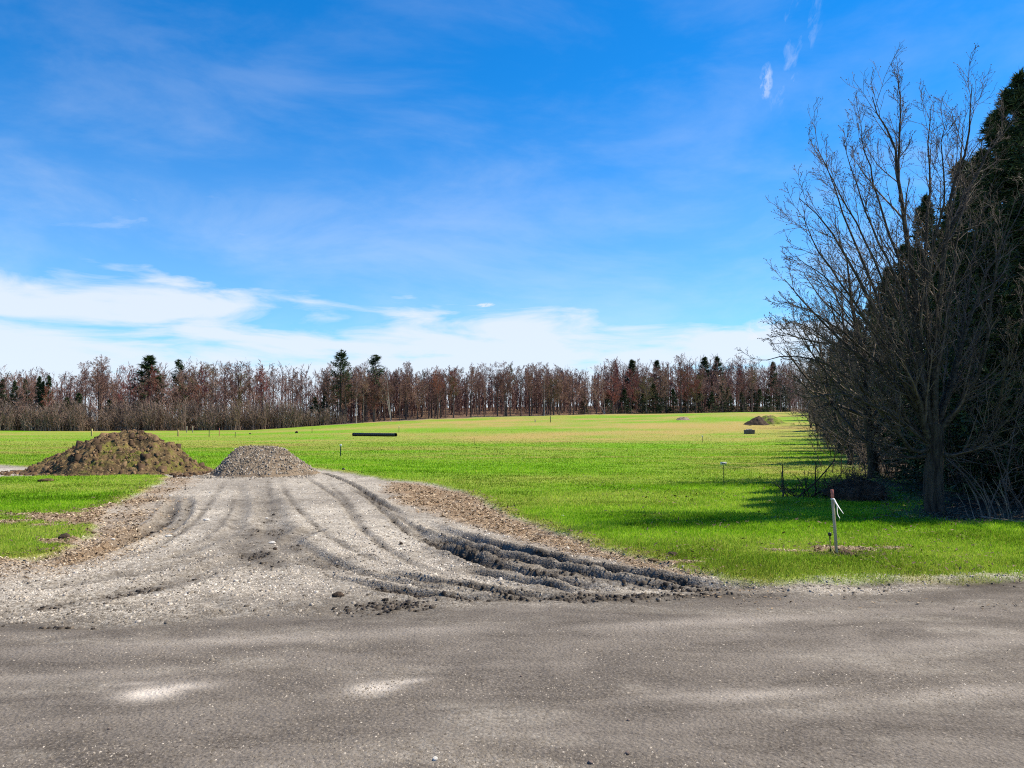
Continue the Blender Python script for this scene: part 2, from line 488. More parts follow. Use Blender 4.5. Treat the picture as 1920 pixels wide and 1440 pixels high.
MUD_POLY = W([(770, 978), (900, 1020), (1050, 1055), (1250, 1090), (1480, 1104), (1500, 1116), (1250, 1116), (1050, 1096), (900, 1068), (790, 1020)])

# wheel ruts: pixel polyline, half width (m), depth (m), how dark with mud and painted shade
RUTS = [
    ([(775, 972), (850, 1001), (950, 1030), (1050, 1052), (1150, 1072), (1250, 1088), (1350, 1099), (1500, 1106)], .13, .13, 1.0),
    ([(770, 990), (840, 1016), (950, 1048), (1080, 1074), (1200, 1094), (1330, 1105)], .10, .07, .85),
    ([(745, 968), (800, 1010), (870, 1043), (960, 1070), (1080, 1096), (1190, 1110)], .10, .08, .8),
    ([(690, 1066), (760, 1077), (840, 1093), (930, 1110), (1010, 1120), (1120, 1128)], .09, .06, .85),
    ([(580, 1072), (640, 1085), (720, 1100), (800, 1114), (880, 1121), (980, 1130)], .08, .045, .75),
    ([(640, 905), (690, 934), (730, 968), (775, 1005), (840, 1040)], .06, .05, .6),
    ([(575, 884), (612, 889), (660, 908), (720, 945), (770, 972)], .07, .07, .75),
    ([(322, 922), (326, 945), (310, 975), (265, 1003), (190, 1035), (90, 1062)], .14, .09, .6),
    ([(350, 925), (352, 950), (332, 982), (290, 1008)], .10, .06, .5),
    ([(478, 900), (505, 945), (512, 985), (545, 1025), (620, 1060), (700, 1080)], .22, .035, .5),
    ([(482, 970), (478, 1010), (500, 1048), (580, 1068)], .34, .025, .5),
    ([(-60, 1150), (120, 1130), (300, 1098), (430, 1055), (500, 1018)], .20, .03, .45),
    ([(0, 1108), (200, 1083), (350, 1052), (460, 1020)], .15, .03, .35),
    ([(340, 893), (420, 897), (470, 896)], .12, .06, .7),
    ([(600, 985), (560, 1005), (530, 1020)], .16, .04, .4),
    ([(890, 1008), (1000, 1040), (1100, 1062), (1210, 1082), (1330, 1099)], .07, .06, .6),
    ([(520, 888), (540, 930), (590, 985), (680, 1040), (780, 1066)], .05, .015, .5),
    ([(500, 888), (505, 930), (498, 985), (470, 1030)], .06, .012, .45),
    ([(430, 892), (402, 930), (362, 980), (280, 1030), (140, 1070)], .05, .012, .45),
    ([(462, 892), (440, 940), (410, 990), (330, 1040), (180, 1085)], .05, .012, .4),
    ([(606, 893), (650, 940), (690, 1000), (760, 1050), (870, 1088)], .05, .02, .5),
    ([(660, 903), (720, 950), (775, 985), (860, 1030)], .05, .02, .5),
    ([(540, 1000), (600, 1040), (690, 1075), (800, 1098), (900, 1110)], .07, .025, .5),
    ([(800, 1000), (900, 1038), (1020, 1066), (1150, 1090), (1290, 1104)], .05, .06, .8),
    ([(720, 1072), (800, 1090), (880, 1104), (960, 1118), (1060, 1126)], .06, .06, .9),
    ([(670, 1098), (740, 1112), (820, 1124)], .07, .06, .8),
    ([(850, 1060), (930, 1082), (1010, 1098), (1100, 1112)], .08, .08, .9),
    ([(560, 888), (590, 905), (640, 940), (670, 985), (720, 1025)], .05, .035, .45),
    ([(440, 895), (455, 930), (450, 970), (420, 1005), (330, 1045), (200, 1080)], .12, .02, .3),
    ([(-100, 1172), (200, 1165), (560, 1148), (860, 1128)], .25, .02, .35),
]
RUTS = [(curve(W(p), 22), w, d, mu) for p, w, d, mu in RUTS]


def layout(x, y, full=True):
    """masks and height of the ground at world positions"""
    wx = x + .16 * fbm(x * 1.3, y * 1.3, 3, 3) + .05 * fbm(x * 7, y * 7, 8, 2)
    wy = y + .16 * fbm(x * 1.3 + 40, y * 1.3, 4, 3) + .05 * fbm(x * 7, y * 7 + 9, 9, 2)
    near = (y < 60)
    sf = np.where(near, -5., 5.); sl = np.full(x.shape, -5.)
    k = near
    sf[k] = sd_poly(wx[k], wy[k], FIELD_POLY); sl[k] = sd_poly(wx[k], wy[k], PATCH_POLY)
    s = np.maximum(sf, sl)
    out = {}
    bare_n = fbm(x * .9, y * .9, 21, 4)
    # worn patches in the small left turf and by the stake
    worn = np.zeros(x.shape)
    for (px, py, rx, ry, a) in ((165, 975, .95, 1.15, 1.0), (80, 970, 1.2, .6, .55), (235, 955, .7, 1.5, .9), (40, 1062, .8, .42, .9), (125, 1020, .4, .35, .8), (20, 985, .8, .5, .6),
                                (1600, 1037, .85, .22, .85), (1490, 1042, .6, .12, .6), (1270, 1062, .55, .12, .8), (30, 880, 1.6, .9, .9),
                                (430, 800, 2.5, 1.2, .0), (1240, 972, .35, .25, .3)):
        cx, cy = pix(px, py)
        q = ((x - cx) / rx) ** 2 + ((y - cy) / ry) ** 2
        worn = np.maximum(worn, a * np.exp(-q) * (1 + .8 * fbm(x * 4, y * 4, 77, 3)))
    g = sstep(-.10, .16, s + .05 * fbm(x * 9, y * 9, 60, 2))
    gr = g * (1 - sstep(.30, .55, worn))
    wood = sstep(-2, 2, y - wood_edge(x) + 2.2 * fbm(x / 5, y / 5, 71, 3)) * (y > 60)
    row = sstep(-1.3, .4, x - EDGE_ROW(y) + .8 * fbm(x / 2.2, y / 2.2, 72, 3)) * sstep(12.3, 13.2, y + .4 * fbm(x * 1.5, y * 1.5, 73, 2))
    lit = np.maximum(wood, row)
    out['litter'] = wood
    out['forest'] = lit
    out['grass'] = gr * (1 - lit * .999)
    # dry / straw coloured grass
    dn = fbm(x / 9 + 3, y / 3.2, 31, 5, .6) + .9 * sstep(40, 90, y) * fbm(x / 30, y / 11, 37, 3)
    far = sstep(22, 85, y)
    dry = .10 + .52 * far + (1.05 * dn + .35 * fbm(x / 22, y / 9, 36, 3)) * (.46 + .54 * far)
    px = x / np.maximum(y, 1) * F + 960
    strip = np.exp(-((y - 35.5 - .03 * x - .8 * fbm(x / 6, y * 0, 33, 2)) / .8) ** 2) * sstep(-7, -4, x) * (.55 + .5 * fbm(x * 1.1, y * 1.1, 34, 3))
    yel = sstep(.0, 1., 1.25 - np.hypot((x - 11.5) / 7.5, (y - 27) / 9)) * (x < EDGE_ROW(y) + 1) * (.55 + .5 * fbm(x * .8, y * .8, 35, 3))
    lush = sstep(0, 1, 1.2 - np.hypot((x + 48) / 40, (y - 95) / 50))
    dry = np.maximum(np.maximum(dry * (1 - .6 * lush), strip * .95), yel * .85)
    edge = np.exp(-(s / .35) ** 2) * (.45 + .5 * bare_n)
    dry = np.maximum(dry, np.maximum(edge, np.minimum(worn, 1) * .8))
    rim = sstep(3.5, 0, np.abs(y - wood_edge(x) + 3.0)) * (x > -50) * .75 * (.7 + .5 * dn)
    out['dry'] = np.clip(np.maximum(dry, rim), 0, 1)
    # bare surfaces
    road = sstep(.35, -.35, y - ROAD_EDGE(x) + .28 * fbm(x * .9, y * 2, 41, 3))
    ch = np.where(near, 0., 0.); kk = near & (y > 7) & (y < 28)
    chs = np.full(x.shape, -5.); chs[kk] = sd_poly(wx[kk], wy[kk], CHIP_POLY)
    worn_c = sstep(.3, .5, worn) * g
    band_l = np.exp(-((sl + .35) / .5) ** 2) * (x < 0) * (y < 23) * np.clip(.55 + .9 * bare_n, 0, 1)
    out['chips'] = np.clip(np.maximum(np.maximum(sstep(-.3, .35, chs + .25 * bare_n), worn_c), band_l), 0, 1) * (1 - road)
    mud = np.zeros(x.shape); dz = np.zeros(x.shape)
    stones = np.zeros(x.shape)
    if full:
        kk = (y < 32) & (np.abs(x) < 30)
        xs, ys = x[kk], y[kk]
        wob_x = xs + .035 * fbm(xs * 2.5, ys * 2.5, 51, 2); wob_y = ys + .035 * fbm(xs * 2.5, ys * 2.5, 52, 2)
        md = np.zeros(xs.shape); zz = .035 * np.exp(-np.maximum(0, -sd_poly(wob_x, wob_y, MUD_POLY)) / .2) * fbm(xs * 2.2 + ys * 1.2, ys * 9, 59, 3); brk = .55 + .6 * fbm(xs * 1.8, ys * 1.8, 53, 3)
        for pts, w, dep, mu in RUTS:
            d, t = d_line(wob_x, wob_y, pts)
            fade = sstep(0, .25, t) * sstep(1, .7, t)
            zz += fade * dep * (1 + .28 * fbm(xs * 3.5, ys * 3.5, 55, 2)) * (-np.exp(-(d / w) ** 4) + .38 * np.exp(-((d - 1.55 * w) / (.45 * w)) ** 2))
            md = np.maximum(md, 1.25 * mu * fade * np.exp(-(d / (1.45 * w)) ** 2) * np.clip(brk + .35, .3, 1.2))  # mud along the rut, the rut's shadow painted in with it
        mud[kk] = md; dz[kk] = np.clip(zz, -.11, .08) + np.clip(md, 0, 1) * .012 * fbm(xs * 13, ys * 13, 56, 2)
    if full:
        mz = np.full(x.shape, -5.); kk2 = near & (y > 6) & (y < 16); mz[kk2] = sd_poly(wx[kk2], wy[kk2], MUD_POLY)
        mud = np.maximum(mud, sstep(-.25, .45, mz + .35 * fbm(x * 1.4, y * 2.6, 57, 4)) * .8 * (.8 + .8 * fbm(x * 3, y * 7, 58, 3)))
    shoulder = sstep(1.1, 0, np.abs(y - ROAD_EDGE(x) - .15)) * .85 * (.6 + .9 * fbm(x * 1.0, y * 2.8, 44, 4))
    out['mud'] = np.clip(np.maximum(mud, shoulder * (1 - .5 * road)), 0, 1) * (1 - out['grass'])
    gv = (1 - road) * (.72 + .55 * fbm(x * .55, y * .55, 43, 4)) + .25 * road * sstep(.1, .6, fbm(x * 1.1, y * 3, 45, 4))
    gline = np.exp(-((s - .15) / .16) ** 2) * (x > 2.2) * (y < 12) * (.5 + .9 * fbm(x * 1.6, y * 1.6, 46, 2))
    out['mud'] = np.maximum(out['mud'], row * np.clip(.80 + .5 * fbm(x * 1.3, y * 1.3, 48, 4), 0, 1))  # litter floor under the row: its shade put into the colour by this mask
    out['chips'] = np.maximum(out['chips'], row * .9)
    out['gravel'] = np.clip(np.maximum(gv, gline), 0, 1) * (1 - row)
    out['row'] = row; out['gline'] = gline
    out['grass'] = out['grass'] * (1 - np.clip(gline, 0, 1))
    pale = np.zeros(x.shape)  # pale road patches, the brightest ones a wet sheen put into the colour
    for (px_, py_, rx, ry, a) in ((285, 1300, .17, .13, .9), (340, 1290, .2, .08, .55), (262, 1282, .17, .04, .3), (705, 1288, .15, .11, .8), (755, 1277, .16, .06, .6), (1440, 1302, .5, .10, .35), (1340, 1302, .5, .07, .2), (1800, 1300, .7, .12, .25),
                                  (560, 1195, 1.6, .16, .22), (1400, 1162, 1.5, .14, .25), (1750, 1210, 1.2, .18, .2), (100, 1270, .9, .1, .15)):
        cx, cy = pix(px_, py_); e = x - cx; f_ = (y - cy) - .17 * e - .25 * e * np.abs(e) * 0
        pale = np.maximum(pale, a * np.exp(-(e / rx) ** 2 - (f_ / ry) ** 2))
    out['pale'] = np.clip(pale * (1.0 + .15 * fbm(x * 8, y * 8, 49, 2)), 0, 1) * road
    # height
    z = base_z(x, y)
    z = z + .055 * g * sstep(70, 30, y) + .02 * g * fbm(x * 2.2, y * 2.2, 61, 3) * near
    z = z + (1 - g) * (.020 * fbm(x * 2.0, y * 2.0, 62, 4) * (1 - .5 * road) + .012 * fbm(x * 7, y * 7, 63, 2) * (1 - .6 * road))
    z = z + dz * (1 - .8 * gr) + lit * .12 * fbm(x * .7, y * .7, 64, 3)
    out['z'] = z; out['road'] = road; out['bare'] = 1 - g; out['s'] = s
    return out


GRID = {}


def sample(x, y):
    """masks and height read back from the built ground grid"""
    fr = np.interp(y, GRID['rows'], np.arange(len(GRID['rows']))); fu = np.interp(x / (y + 3.5), GRID['u'], np.arange(len(GRID['u'])))
    i = np.minimum(fr.astype(int), len(GRID['rows']) - 2); j = np.minimum(fu.astype(int), len(GRID['u']) - 2); a = fr - i; b = fu - j
    return {k: (G[i, j] * (1 - a) + G[i + 1, j] * a) * (1 - b) + (G[i, j + 1] * (1 - a) + G[i + 1, j + 1] * a) * b for k, G in GRID.items() if G.ndim == 2}


def ground_z(x, y):
    return float(sample(np.array([float(x)]), np.array([float(y)]))['z'][0])


# ------------------------------------------------------------------ ground sheets (road, driveway, field, forest floor)
def build_ground():
    rows = np.concatenate([np.linspace(.5, 2.9, 12), np.geomspace(3.0, 7.2, 130)[:-1], np.geomspace(7.2, 30, 350)[:-1], np.geomspace(30, 60, 40)[:-1], np.geomspace(60, 420, 42)[:-1], np.geomspace(420, 5000, 10)])
    u = np.concatenate([np.linspace(-2.6, -.82, 40)[:-1], np.linspace(-.82, .82, 540), np.linspace(.82, 2.6, 40)[1:]])
    Y, U = np.meshgrid(rows, u, indexing='ij'); X = U * (Y + 3.5)
    n, m = X.shape; x = X.ravel(); y = Y.ravel()
    L = layout(x, y)
    GRID.update(rows=rows, u=u, **{k: v.reshape(n, m) for k, v in L.items()})
    V = np.stack([x, y, L['z']], 1)
    idx = np.arange(n * m).reshape(n, m)
    Q = np.stack([idx[:-1, :-1], idx[:-1, 1:], idx[1:, 1:], idx[1:, :-1]], -1).reshape(-1, 4)
    fm = lambda a: a[Q].mean(1)
    litf = fm(L['forest']) > .5; bare = fm(L['bare']) > .5; road = fm(L['road']) > .5
    cls = np.where(litf, 3, np.where(bare, np.where(road, 0, 1), 2))
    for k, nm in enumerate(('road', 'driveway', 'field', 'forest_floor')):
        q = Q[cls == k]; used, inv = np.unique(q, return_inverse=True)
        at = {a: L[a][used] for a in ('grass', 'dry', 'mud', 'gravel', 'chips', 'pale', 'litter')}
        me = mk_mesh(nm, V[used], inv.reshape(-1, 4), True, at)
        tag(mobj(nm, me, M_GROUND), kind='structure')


build_ground()


# ------------------------------------------------------------------ scattered small stuff
def scatter_blades():
    r = np.random.default_rng(11)
    N = 1500000
    y = 1 / r.uniform(1 / 95., 1 / 7.4, N)
    u = r.uniform(-.92, .92, N); x = u * (y + 3.5)
    k = np.abs(x) < .78 * y + 1.2; x = x[k]; y = y[k]
    L = sample(x, y)
    pr = L['grass'] * np.where(y > 60, .55, 1.0) * (1 - .45 * L['dry'] * (y < 30))
    k = r.random(len(x)) < pr; x = x[k]; y = y[k]; dry = L['dry'][k]; z = L['z'][k]
    N = 640000
    if len(x) > N: x, y, z, dry = x[:N], y[:N], z[:N], dry[:N]
    n = len(x)
    h = r.uniform(.02, .062, n) * (1 - .35 * dry) * (1 + .25 * fbm(x * .8, y * .8, 91, 2)) * np.where(y < 30, 1, 1.1)
    w = np.clip(.70 * y / 768, .004, .055) * r.uniform(.7, 1.3, n)
    a = r.uniform(0, 2 * np.pi, n); lean = r.uniform(.1, .9, n) * h; b = r.uniform(0, 2 * np.pi, n)
    p = np.stack([x, y, z - .01], 1)
    side = np.stack([np.cos(a), np.sin(a), 0 * a], 1) * w[:, None] / 2
    tip = p + np.stack([np.cos(b) * lean, np.sin(b) * lean, h + .01], 1)
    V = np.stack([p - side, p + side, tip], 1).reshape(-1, 3)
    rnd = np.clip(r.random(n) * .6 + .2 + .55 * fbm(x / 1.1, y / 1.1, 92, 4), 0, 1)
    dr = np.clip(dry * 1.1 + r.normal(0, .16, n) + .8 * (r.random(n) > .96), 0, 1)
    me = mk_mesh('grass', V, np.arange(3 * n).reshape(-1, 3), False, {'rnd': np.repeat(rnd, 3), 'dry': np.repeat(dr, 3)})
    tag(mobj('grass', me, M_GRASS), 'short bright green grass covering the field and verge', 'grass', kind='stuff')


OCT_V = np.array([[1, 0, 0], [0, 1, 0], [-1, 0, 0], [0, -1, 0], [0, 0, 1], [0, 0, -1]], float)
OCT_F = np.array([[0, 1, 4], [1, 2, 4], [2, 3, 4], [3, 0, 4], [1, 0, 5], [2, 1, 5], [3, 2, 5], [0, 3, 5]])


BLK_V = np.array([[i, j, k] for k in (-1, 1) for i, j in ((-1, -1), (1, -1), (1, 1), (-1, 1))], float) * np.array([.8, .8, .7])
BLK_F = np.array([[4, 5, 6, 7], [0, 1, 5, 4], [1, 2, 6, 5], [2, 3, 7, 6], [3, 0, 4, 7]])


def pebbles(name, x, y, z, size, rnd, r, mat, flat=.65, big=.0105):
    """loose stones: tiny ones as four-sided chips, larger ones as rough blocks (buried undersides left off)"""
    parts = []; at = []
    for sel, TV, TF in ((size <= big, OCT_V, OCT_F[:4]), (size > big, BLK_V, BLK_F)):
        n = int(sel.sum())
        if not n: continue
        m = len(TV); sz = size[sel]
        V = TV[None] * r.uniform(.6, 1.25, (n, m, 1)) + r.normal(0, .12, (n, m, 3))
        if m == 8: V[:, 4:, :2] *= r.uniform(.45, .95, (n, 4, 1))
        V[:, :, 0] *= r.uniform(.8, 1.5, (n, 1)); V[:, :, 2] *= flat
        a = r.uniform(0, 6.28, n); c, s_ = np.cos(a)[:, None], np.sin(a)[:, None]
        V = np.stack([V[..., 0] * c - V[..., 1] * s_, V[..., 0] * s_ + V[..., 1] * c, V[..., 2]], -1)
        V = V * sz[:, None, None] + np.stack([x[sel], y[sel], z[sel]], 1)[:, None]
        V[:, :4, 2] -= (sz * .3)[:, None]
        parts.append((V.reshape(-1, 3), (TF[None] + (np.arange(n) * m)[:, None, None]).reshape(-1, TF.shape[1]))); at.append(np.repeat(rnd[sel], m))
    v, f = join(parts)
    return mobj(name, mk_mesh(name, v, f, False, {'rnd': np.concatenate(at)}), mat)


def scatter_gravel():
    r = np.random.default_rng(21)
    N = 520000
    y = 1 / r.uniform(1 / 27., 1 / 3.2, N); x = r.uniform(-.9, .9, N) * (y + 3)
    k = np.abs(x) < .75 * y + 1; x = x[k]; y = y[k]
    L = sample(x, y)
    band = np.exp(-((y - ROAD_EDGE(x) - .45) / .55) ** 2) * np.clip(.3 + fbm(x * .5, y, 83, 2), 0, 1) * .6
    lowz = sstep(13.5, 8.5, y - .15 * x) * .85 + .15
    dens = (1 - L['road']) * L['bare'] * lowz * (.25 + .75 * L['gravel']) * np.clip(1 - 1.1 * L['mud'], 0, 1) * (1 - .7 * L['chips']) + L['road'] * (.30 + .3 * L['gravel']) * np.clip(.5 + 1.2 * fbm(x * .8, y * 1.6, 84, 3), .1, 1.3) + band * L['bare'] * np.clip(1 - 1.1 * L['mud'], 0, 1)
    gl = np.clip(L['gline'], 0, 1)
    dens = np.maximum(dens * (1 - .8 * L['chips']), gl * .8)
    k = r.random(len(x)) < dens; x = x[k][:105000]; y = y[k][:105000]; z = L['z'][k][:105000]; rd = L['road'][k][:105000]; mu = L['mud'][k][:105000]
    n = len(x)
    size = (.005 + .010 * r.random(n) ** 2.0 + .02 * (r.random(n) > .985)) * np.clip(y / 9, .8, 1.7) * (1 - .25 * rd)
    rnd = np.clip(r.beta(1.3, 1.3, n) - .8 * mu, 0, 1); rnd = np.where(rd > .5, np.where(r.random(n) < .75, rnd * .25, rnd * .7), rnd); size = np.where((rd > .5) & (r.random(n) < .985), np.minimum(size, .0085), np.minimum(size, .021))  # most road stones coloured dark, standing in for their shadowed sides
    tag(pebbles('gravel', x, y, z + size * .15, size, rnd, r, M_PEB), 'loose grey crushed stone scattered over the driveway and road', 'gravel', kind='stuff')


def scatter_chips():
    r = np.random.default_rng(31)
    N = 360000
    y = 1 / r.uniform(1 / 28., 1 / 7.0, N); x = r.uniform(-.9, .8, N) * (y + 3)
    L = sample(x, y); leaf = .05 * (x > 1.5) * (x < EDGE_ROW(y)) * (y < 24) * np.clip(.4 + 1.5 * fbm(x * .9, y * .9, 85, 3), 0, 1)
    k = r.random(N) < np.maximum(leaf, L['chips'] * np.where(L['row'] > .4, .4 * (y < 24), .9))
    x, y, z, rw = x[k][:36000], y[k][:36000], L['z'][k][:36000] + .03 * (L['grass'][k][:36000] > .5), L['row'][k][:36000]; gsc = np.where(L['grass'][k][:36000] > .5, .35, 1.); n = len(x)
    ln = r.uniform(.012, .045, n) * np.clip(y / 10, .8, 1.6); w = ln * r.uniform(.2, .5, n)
    a = r.uniform(0, 6.28, n); tl = r.normal(0, .35, n)
    d = np.stack([np.cos(a), np.sin(a), tl], 1) * ln[:, None] / 2; s = np.stack([-np.sin(a), np.cos(a), r.normal(0, .4, n)], 1) * w[:, None] / 2
    p = np.stack([x, y, z + .012], 1)
    V = np.stack([p - d - s, p + d - s, p + d + s, p - d + s], 1).reshape(-1, 3)
    me = mk_mesh('wood_chips', V, np.arange(4 * n).reshape(-1, 4), False, {'rnd': np.repeat(np.clip(r.normal(.5, .25, n), 0, 1) * (1 - .65 * rw) * gsc, 4)})
    tag(mobj('wood_chips', me, M_CHIP), 'brown leaf and bark litter along the driveway edge', 'litter', kind='stuff')


def scatter_clods():
    r = np.random.default_rng(41); N = 200000
    y = 1 / r.uniform(1 / 26., 1 / 6., N); x = r.uniform(-.75, .5, N) * (y + 3)
    L = sample(x, y); k = r.random(N) < np.clip(L['mud'] * 1.9 - 1.0, 0, 1) * L['bare'] * (1 - L['road'] * .8) * (1 - L['row']) * (x < 2.6); n = min(int(k.sum()), 22000)
    x, y, z = x[k][:n], y[k][:n], L['z'][k][:n]; size = r.uniform(.006, .03, n) * r.random(n) ** .8 + .004
    tag(pebbles('mud_clods', x, y, z + size * .2, size, r.random(n), r, M_MUDC), 'small dark clods of wet mud along the wheel ruts', 'mud', kind='stuff')


scatter_blades(); scatter_gravel(); scatter_chips(); scatter_clods()


# ------------------------------------------------------------------ tree builders
def decid(seed, H=13., crown0=.42, nb=15, spread=.30, lvl=(7, 7, 4), stems=1, lean=(0, 0), rad=.13, tw=.015, upc=.12, ang=(24, 48), far=True):
    """(trunk mesh data, crown mesh data) of a bare tree of height H standing at the origin"""
    r = np.random.default_rng(seed)
    TP = []; TR = []
    for s in range(stems):
        K = 10; t = np.linspace(0, 1, K)
        az = r.uniform(0, 6.28); sp = 0 if stems == 1 else r.uniform(.10, .22)
        px_ = (lean[0] + math.cos(az) * sp) * H * t ** 1.2 + np.cumsum(r.normal(0, .045, K)) * (t > 0)
        py_ = (lean[1] + math.sin(az) * sp) * H * t ** 1.2 + np.cumsum(r.normal(0, .045, K)) * (t > 0)
        TP.append(np.stack([px_, py_, t * H * r.uniform(.88, 1.0) * (1 if s == 0 else .9) - .25 * (1 - t)], 1))
        TR.append(rad * (1 if stems == 1 else .7) * (1 - .88 * t ** 1.1) * (1 + .35 * np.exp(-t * 22)))
    TP = np.array(TP); TR = np.array(TR)
    tv, tq = tubes(TP, TR, 6)
    B, BR = grow(r, TP, TR, nb, crown0, .97, ang, spread, 6, .5, up=upc, wob=.10, shrink=.62)
    C, CR = grow(r, B, BR, lvl[0], .2, 1, (22, 50), .5, 5, .6, up=.07, wob=.13, rmin=tw)
    D, DR = grow(r, C, CR, lvl[1], .2, 1, (20, 50), .55, 3, .7, up=.05, wob=.15, rmin=tw * .8)
    thin = (lambda a, b: ribbons(r, a, b * 1.5)) if far else (lambda a, b: tubes(a, b, 3))
    parts = [tubes(B, BR, 4), tubes(C, CR, 3), thin(D, DR)]
    if lvl[2]:
        E_, ER = grow(r, D, DR, lvl[2], .3, 1, (20, 50), .6, 2, .8, up=.05, wob=.1, rmin=tw * .7)
        parts.append(thin(E_, ER))
    cv, cf = join(parts)
    return (tv, [tq]), (cv, cf)


def needles(r, P, n, ln, w, droop=-.15, t0=.08):
    N, K, _ = P.shape
    pi = np.repeat(np.arange(N), n); t = t0 + (1 - t0) * np.sqrt(r.random(N * n))
    s = t * (K - 1); i = np.minimum(s.astype(int), K - 2); f = (s - i)[:, None]
    p = P[pi, i] * (1 - f) + P[pi, i + 1] * f; T = unit(P[pi, i + 1] - P[pi, i])
    d = unit(T * .75 + r.normal(size=T.shape) * np.array([.6, .6, .38]) + np.array([0, 0, droop]))
    L = (ln * r.uniform(.6, 1.3, len(p)))[:, None]
    sd = unit(np.cross(d, r.normal(size=d.shape))) * w * r.uniform(.7, 1.3, (len(p), 1))
    V = np.stack([p - sd / 2, p + sd / 2, p + d * L], 1).reshape(-1, 3)
    return V, np.arange(len(V)).reshape(-1, 3), np.repeat(r.random(len(p)), 3)


def conifer(seed, H=10., Rm=2.0, nb=130, per=60, ln=.25, w=.05, base=.04, pw=.85, droop=-.05, rad=.13, clump=0.0, var=(.6, 1.12)):
    r = np.random.default_rng(seed)
    K = 8; t = np.linspace(0, 1, K)
    TP = np.stack([np.cumsum(r.normal(0, .02, K)), np.cumsum(r.normal(0, .02, K)), t * H - .2 * (1 - t)], 1)[None]
    TR = (rad * (1 - .95 * t))[None]
    h = base + (1 - base) * np.sort(r.random(nb)) ** .95
    if clump: h = np.clip(base + np.round((h - base) / clump) * clump + r.normal(0, clump * .12, nb), base, .99)
    az = r.uniform(0, 6.28, nb); L = Rm * (1 - h) ** pw * r.uniform(*var, nb) + .12
    el = np.interp(h, [0, .5, 1], [droop - .25, droop, .9]) + r.normal(0, .1, nb)
    d = np.stack([np.cos(az) * np.cos(el), np.sin(az) * np.cos(el), np.sin(el)], 1)
    Kb = 5; P = np.empty((nb, Kb, 3)); s = h * (K - 1); i = np.minimum(s.astype(int), K - 2); f = (s - i)[:, None]
    P[:, 0] = TP[0, i] * (1 - f) + TP[0, i + 1] * f
    for k in range(1, Kb):
        P[:, k] = P[:, k - 1] + d * (L / (Kb - 1))[:, None]
        d = unit(d + np.array([0, 0, .10]) + r.normal(0, .07, d.shape))
    R = np.linspace(1, .25, Kb)[None] * (.010 + .012 * L)[:, None]
    tv, tq = tubes(TP, TR, 7); bv, bq = tubes(P, R, 3)
    S, SR = grow(r, P, R, 7, .15, 1, (35, 65), .42, 3, .6, up=-.05, wob=.1)
    n1_, f1, a1 = needles(r, S, max(2, per // 8), ln, w)
    n2_, f2, a2 = needles(r, P, max(3, per // 5), ln, w)
    V = np.concatenate([n1_, n2_]); Fs = np.concatenate([f1, f2 + len(n1_)]); A = np.concatenate([a1, a2])
    tr = join([(tv, tq), (bv, bq)])
    return tr, (V, Fs, A)


def tree_meshes(nm, dat):
    (tv, tf), (cv, cf) = dat
    return mk_mesh(nm + '_trunk', tv, tf, True), mk_mesh(nm + '_crown', cv, cf, False)


def conifer_meshes(nm, dat):
    (tv, tf), (nv, nf, na) = dat
    return mk_mesh(nm + '_trunk', tv, tf, True), mk_mesh(nm + '_needles', nv, [nf], False, {'rnd': na})


def place(name, meshes, mats, loc, rz, sc, label, cat='tree', group=None, crown='crown'):
    e = empty(name, loc); e.rotation_euler = (0, 0, rz); e.scale = sc if isinstance(sc, tuple) else (sc, sc, sc)
    for me, nm, mt in zip(meshes, ('trunk', crown), mats):
        o = bpy.data.objects.new(nm, me); COL.objects.link(o); o.parent = e
        if not me.materials: me.materials.append(None)
        o.material_slots[0].link = 'OBJECT'; o.material_slots[0].material = mt
    tag(e, label, cat, group)
    return e


# ------------------------------------------------------------------ the woods at the far edge of the field
TALL = [tree_meshes('tall%d' % i, decid(100 + i, H=13, crown0=.45 + .03 * (i % 3), nb=16, spread=.30, upc=.16, ang=(20, 42))) for i in range(6)]
BUSHY = [tree_meshes('bushy%d' % i, decid(200 + i, H=11, crown0=.22, nb=20, spread=.42, upc=.10, ang=(30, 60), rad=.14)) for i in range(4)]
MULTI = [tree_meshes('multi%d' % i, decid(300 + i, H=12, crown0=.4, nb=8, spread=.30, stems=3, upc=.12, rad=.16)) for i in range(2)]
LEAN = tree_meshes('lean', decid(330, H=12, crown0=.45, nb=10, spread=.28, stems=2, lean=(-.32, 0), rad=.15))
BIRCH = tree_meshes('birch', decid(340, H=12, crown0=.30, nb=18, spread=.26, upc=.15, ang=(22, 40), rad=.14))
SPRUCE = [conifer_meshes('spruce%d' % i, conifer(400 + i, H=12, Rm=3.3, nb=120, per=42, ln=.5, w=.11, rad=.15, pw=.9)) for i in range(2)]
PINE = [conifer_meshes('pine%d' % i, conifer(420 + i, H=15, Rm=3.4, nb=80, per=44, ln=.5, w=.11, base=.30, pw=.5, droop=.15, rad=.2, clump=.07)) for i in range(2)]

TOPS_X = [-300, 0, 60, 100, 180, 220, 300, 400, 500, 560, 620, 700, 760, 850, 1000, 1100, 1145, 1190, 1235, 1300, 1340, 1400, 1450, 1600]
TOPS_Y = [690, 690, 688, 700, 678, 682, 680, 672, 676, 680, 688, 684, 690, 684, 680, 690, 676, 676, 676, 668, 664, 680, 674, 670]


def top_height(x, y, z):
    pxx = 960 + x / y * F
    return (790 - np.interp(pxx, TOPS_X, TOPS_Y)) / F * y + CAM_H - z


def on_edge(px, back):
    """ground point in the woods along image column px, `back` metres behind the edge"""
    u = (px - 960) / F
    y = 150.
    for _ in range(40): y = .5 * y + .5 * (float(wood_edge(u * y)) + back)
    return u * y, y, float(base_z(u * y, y))


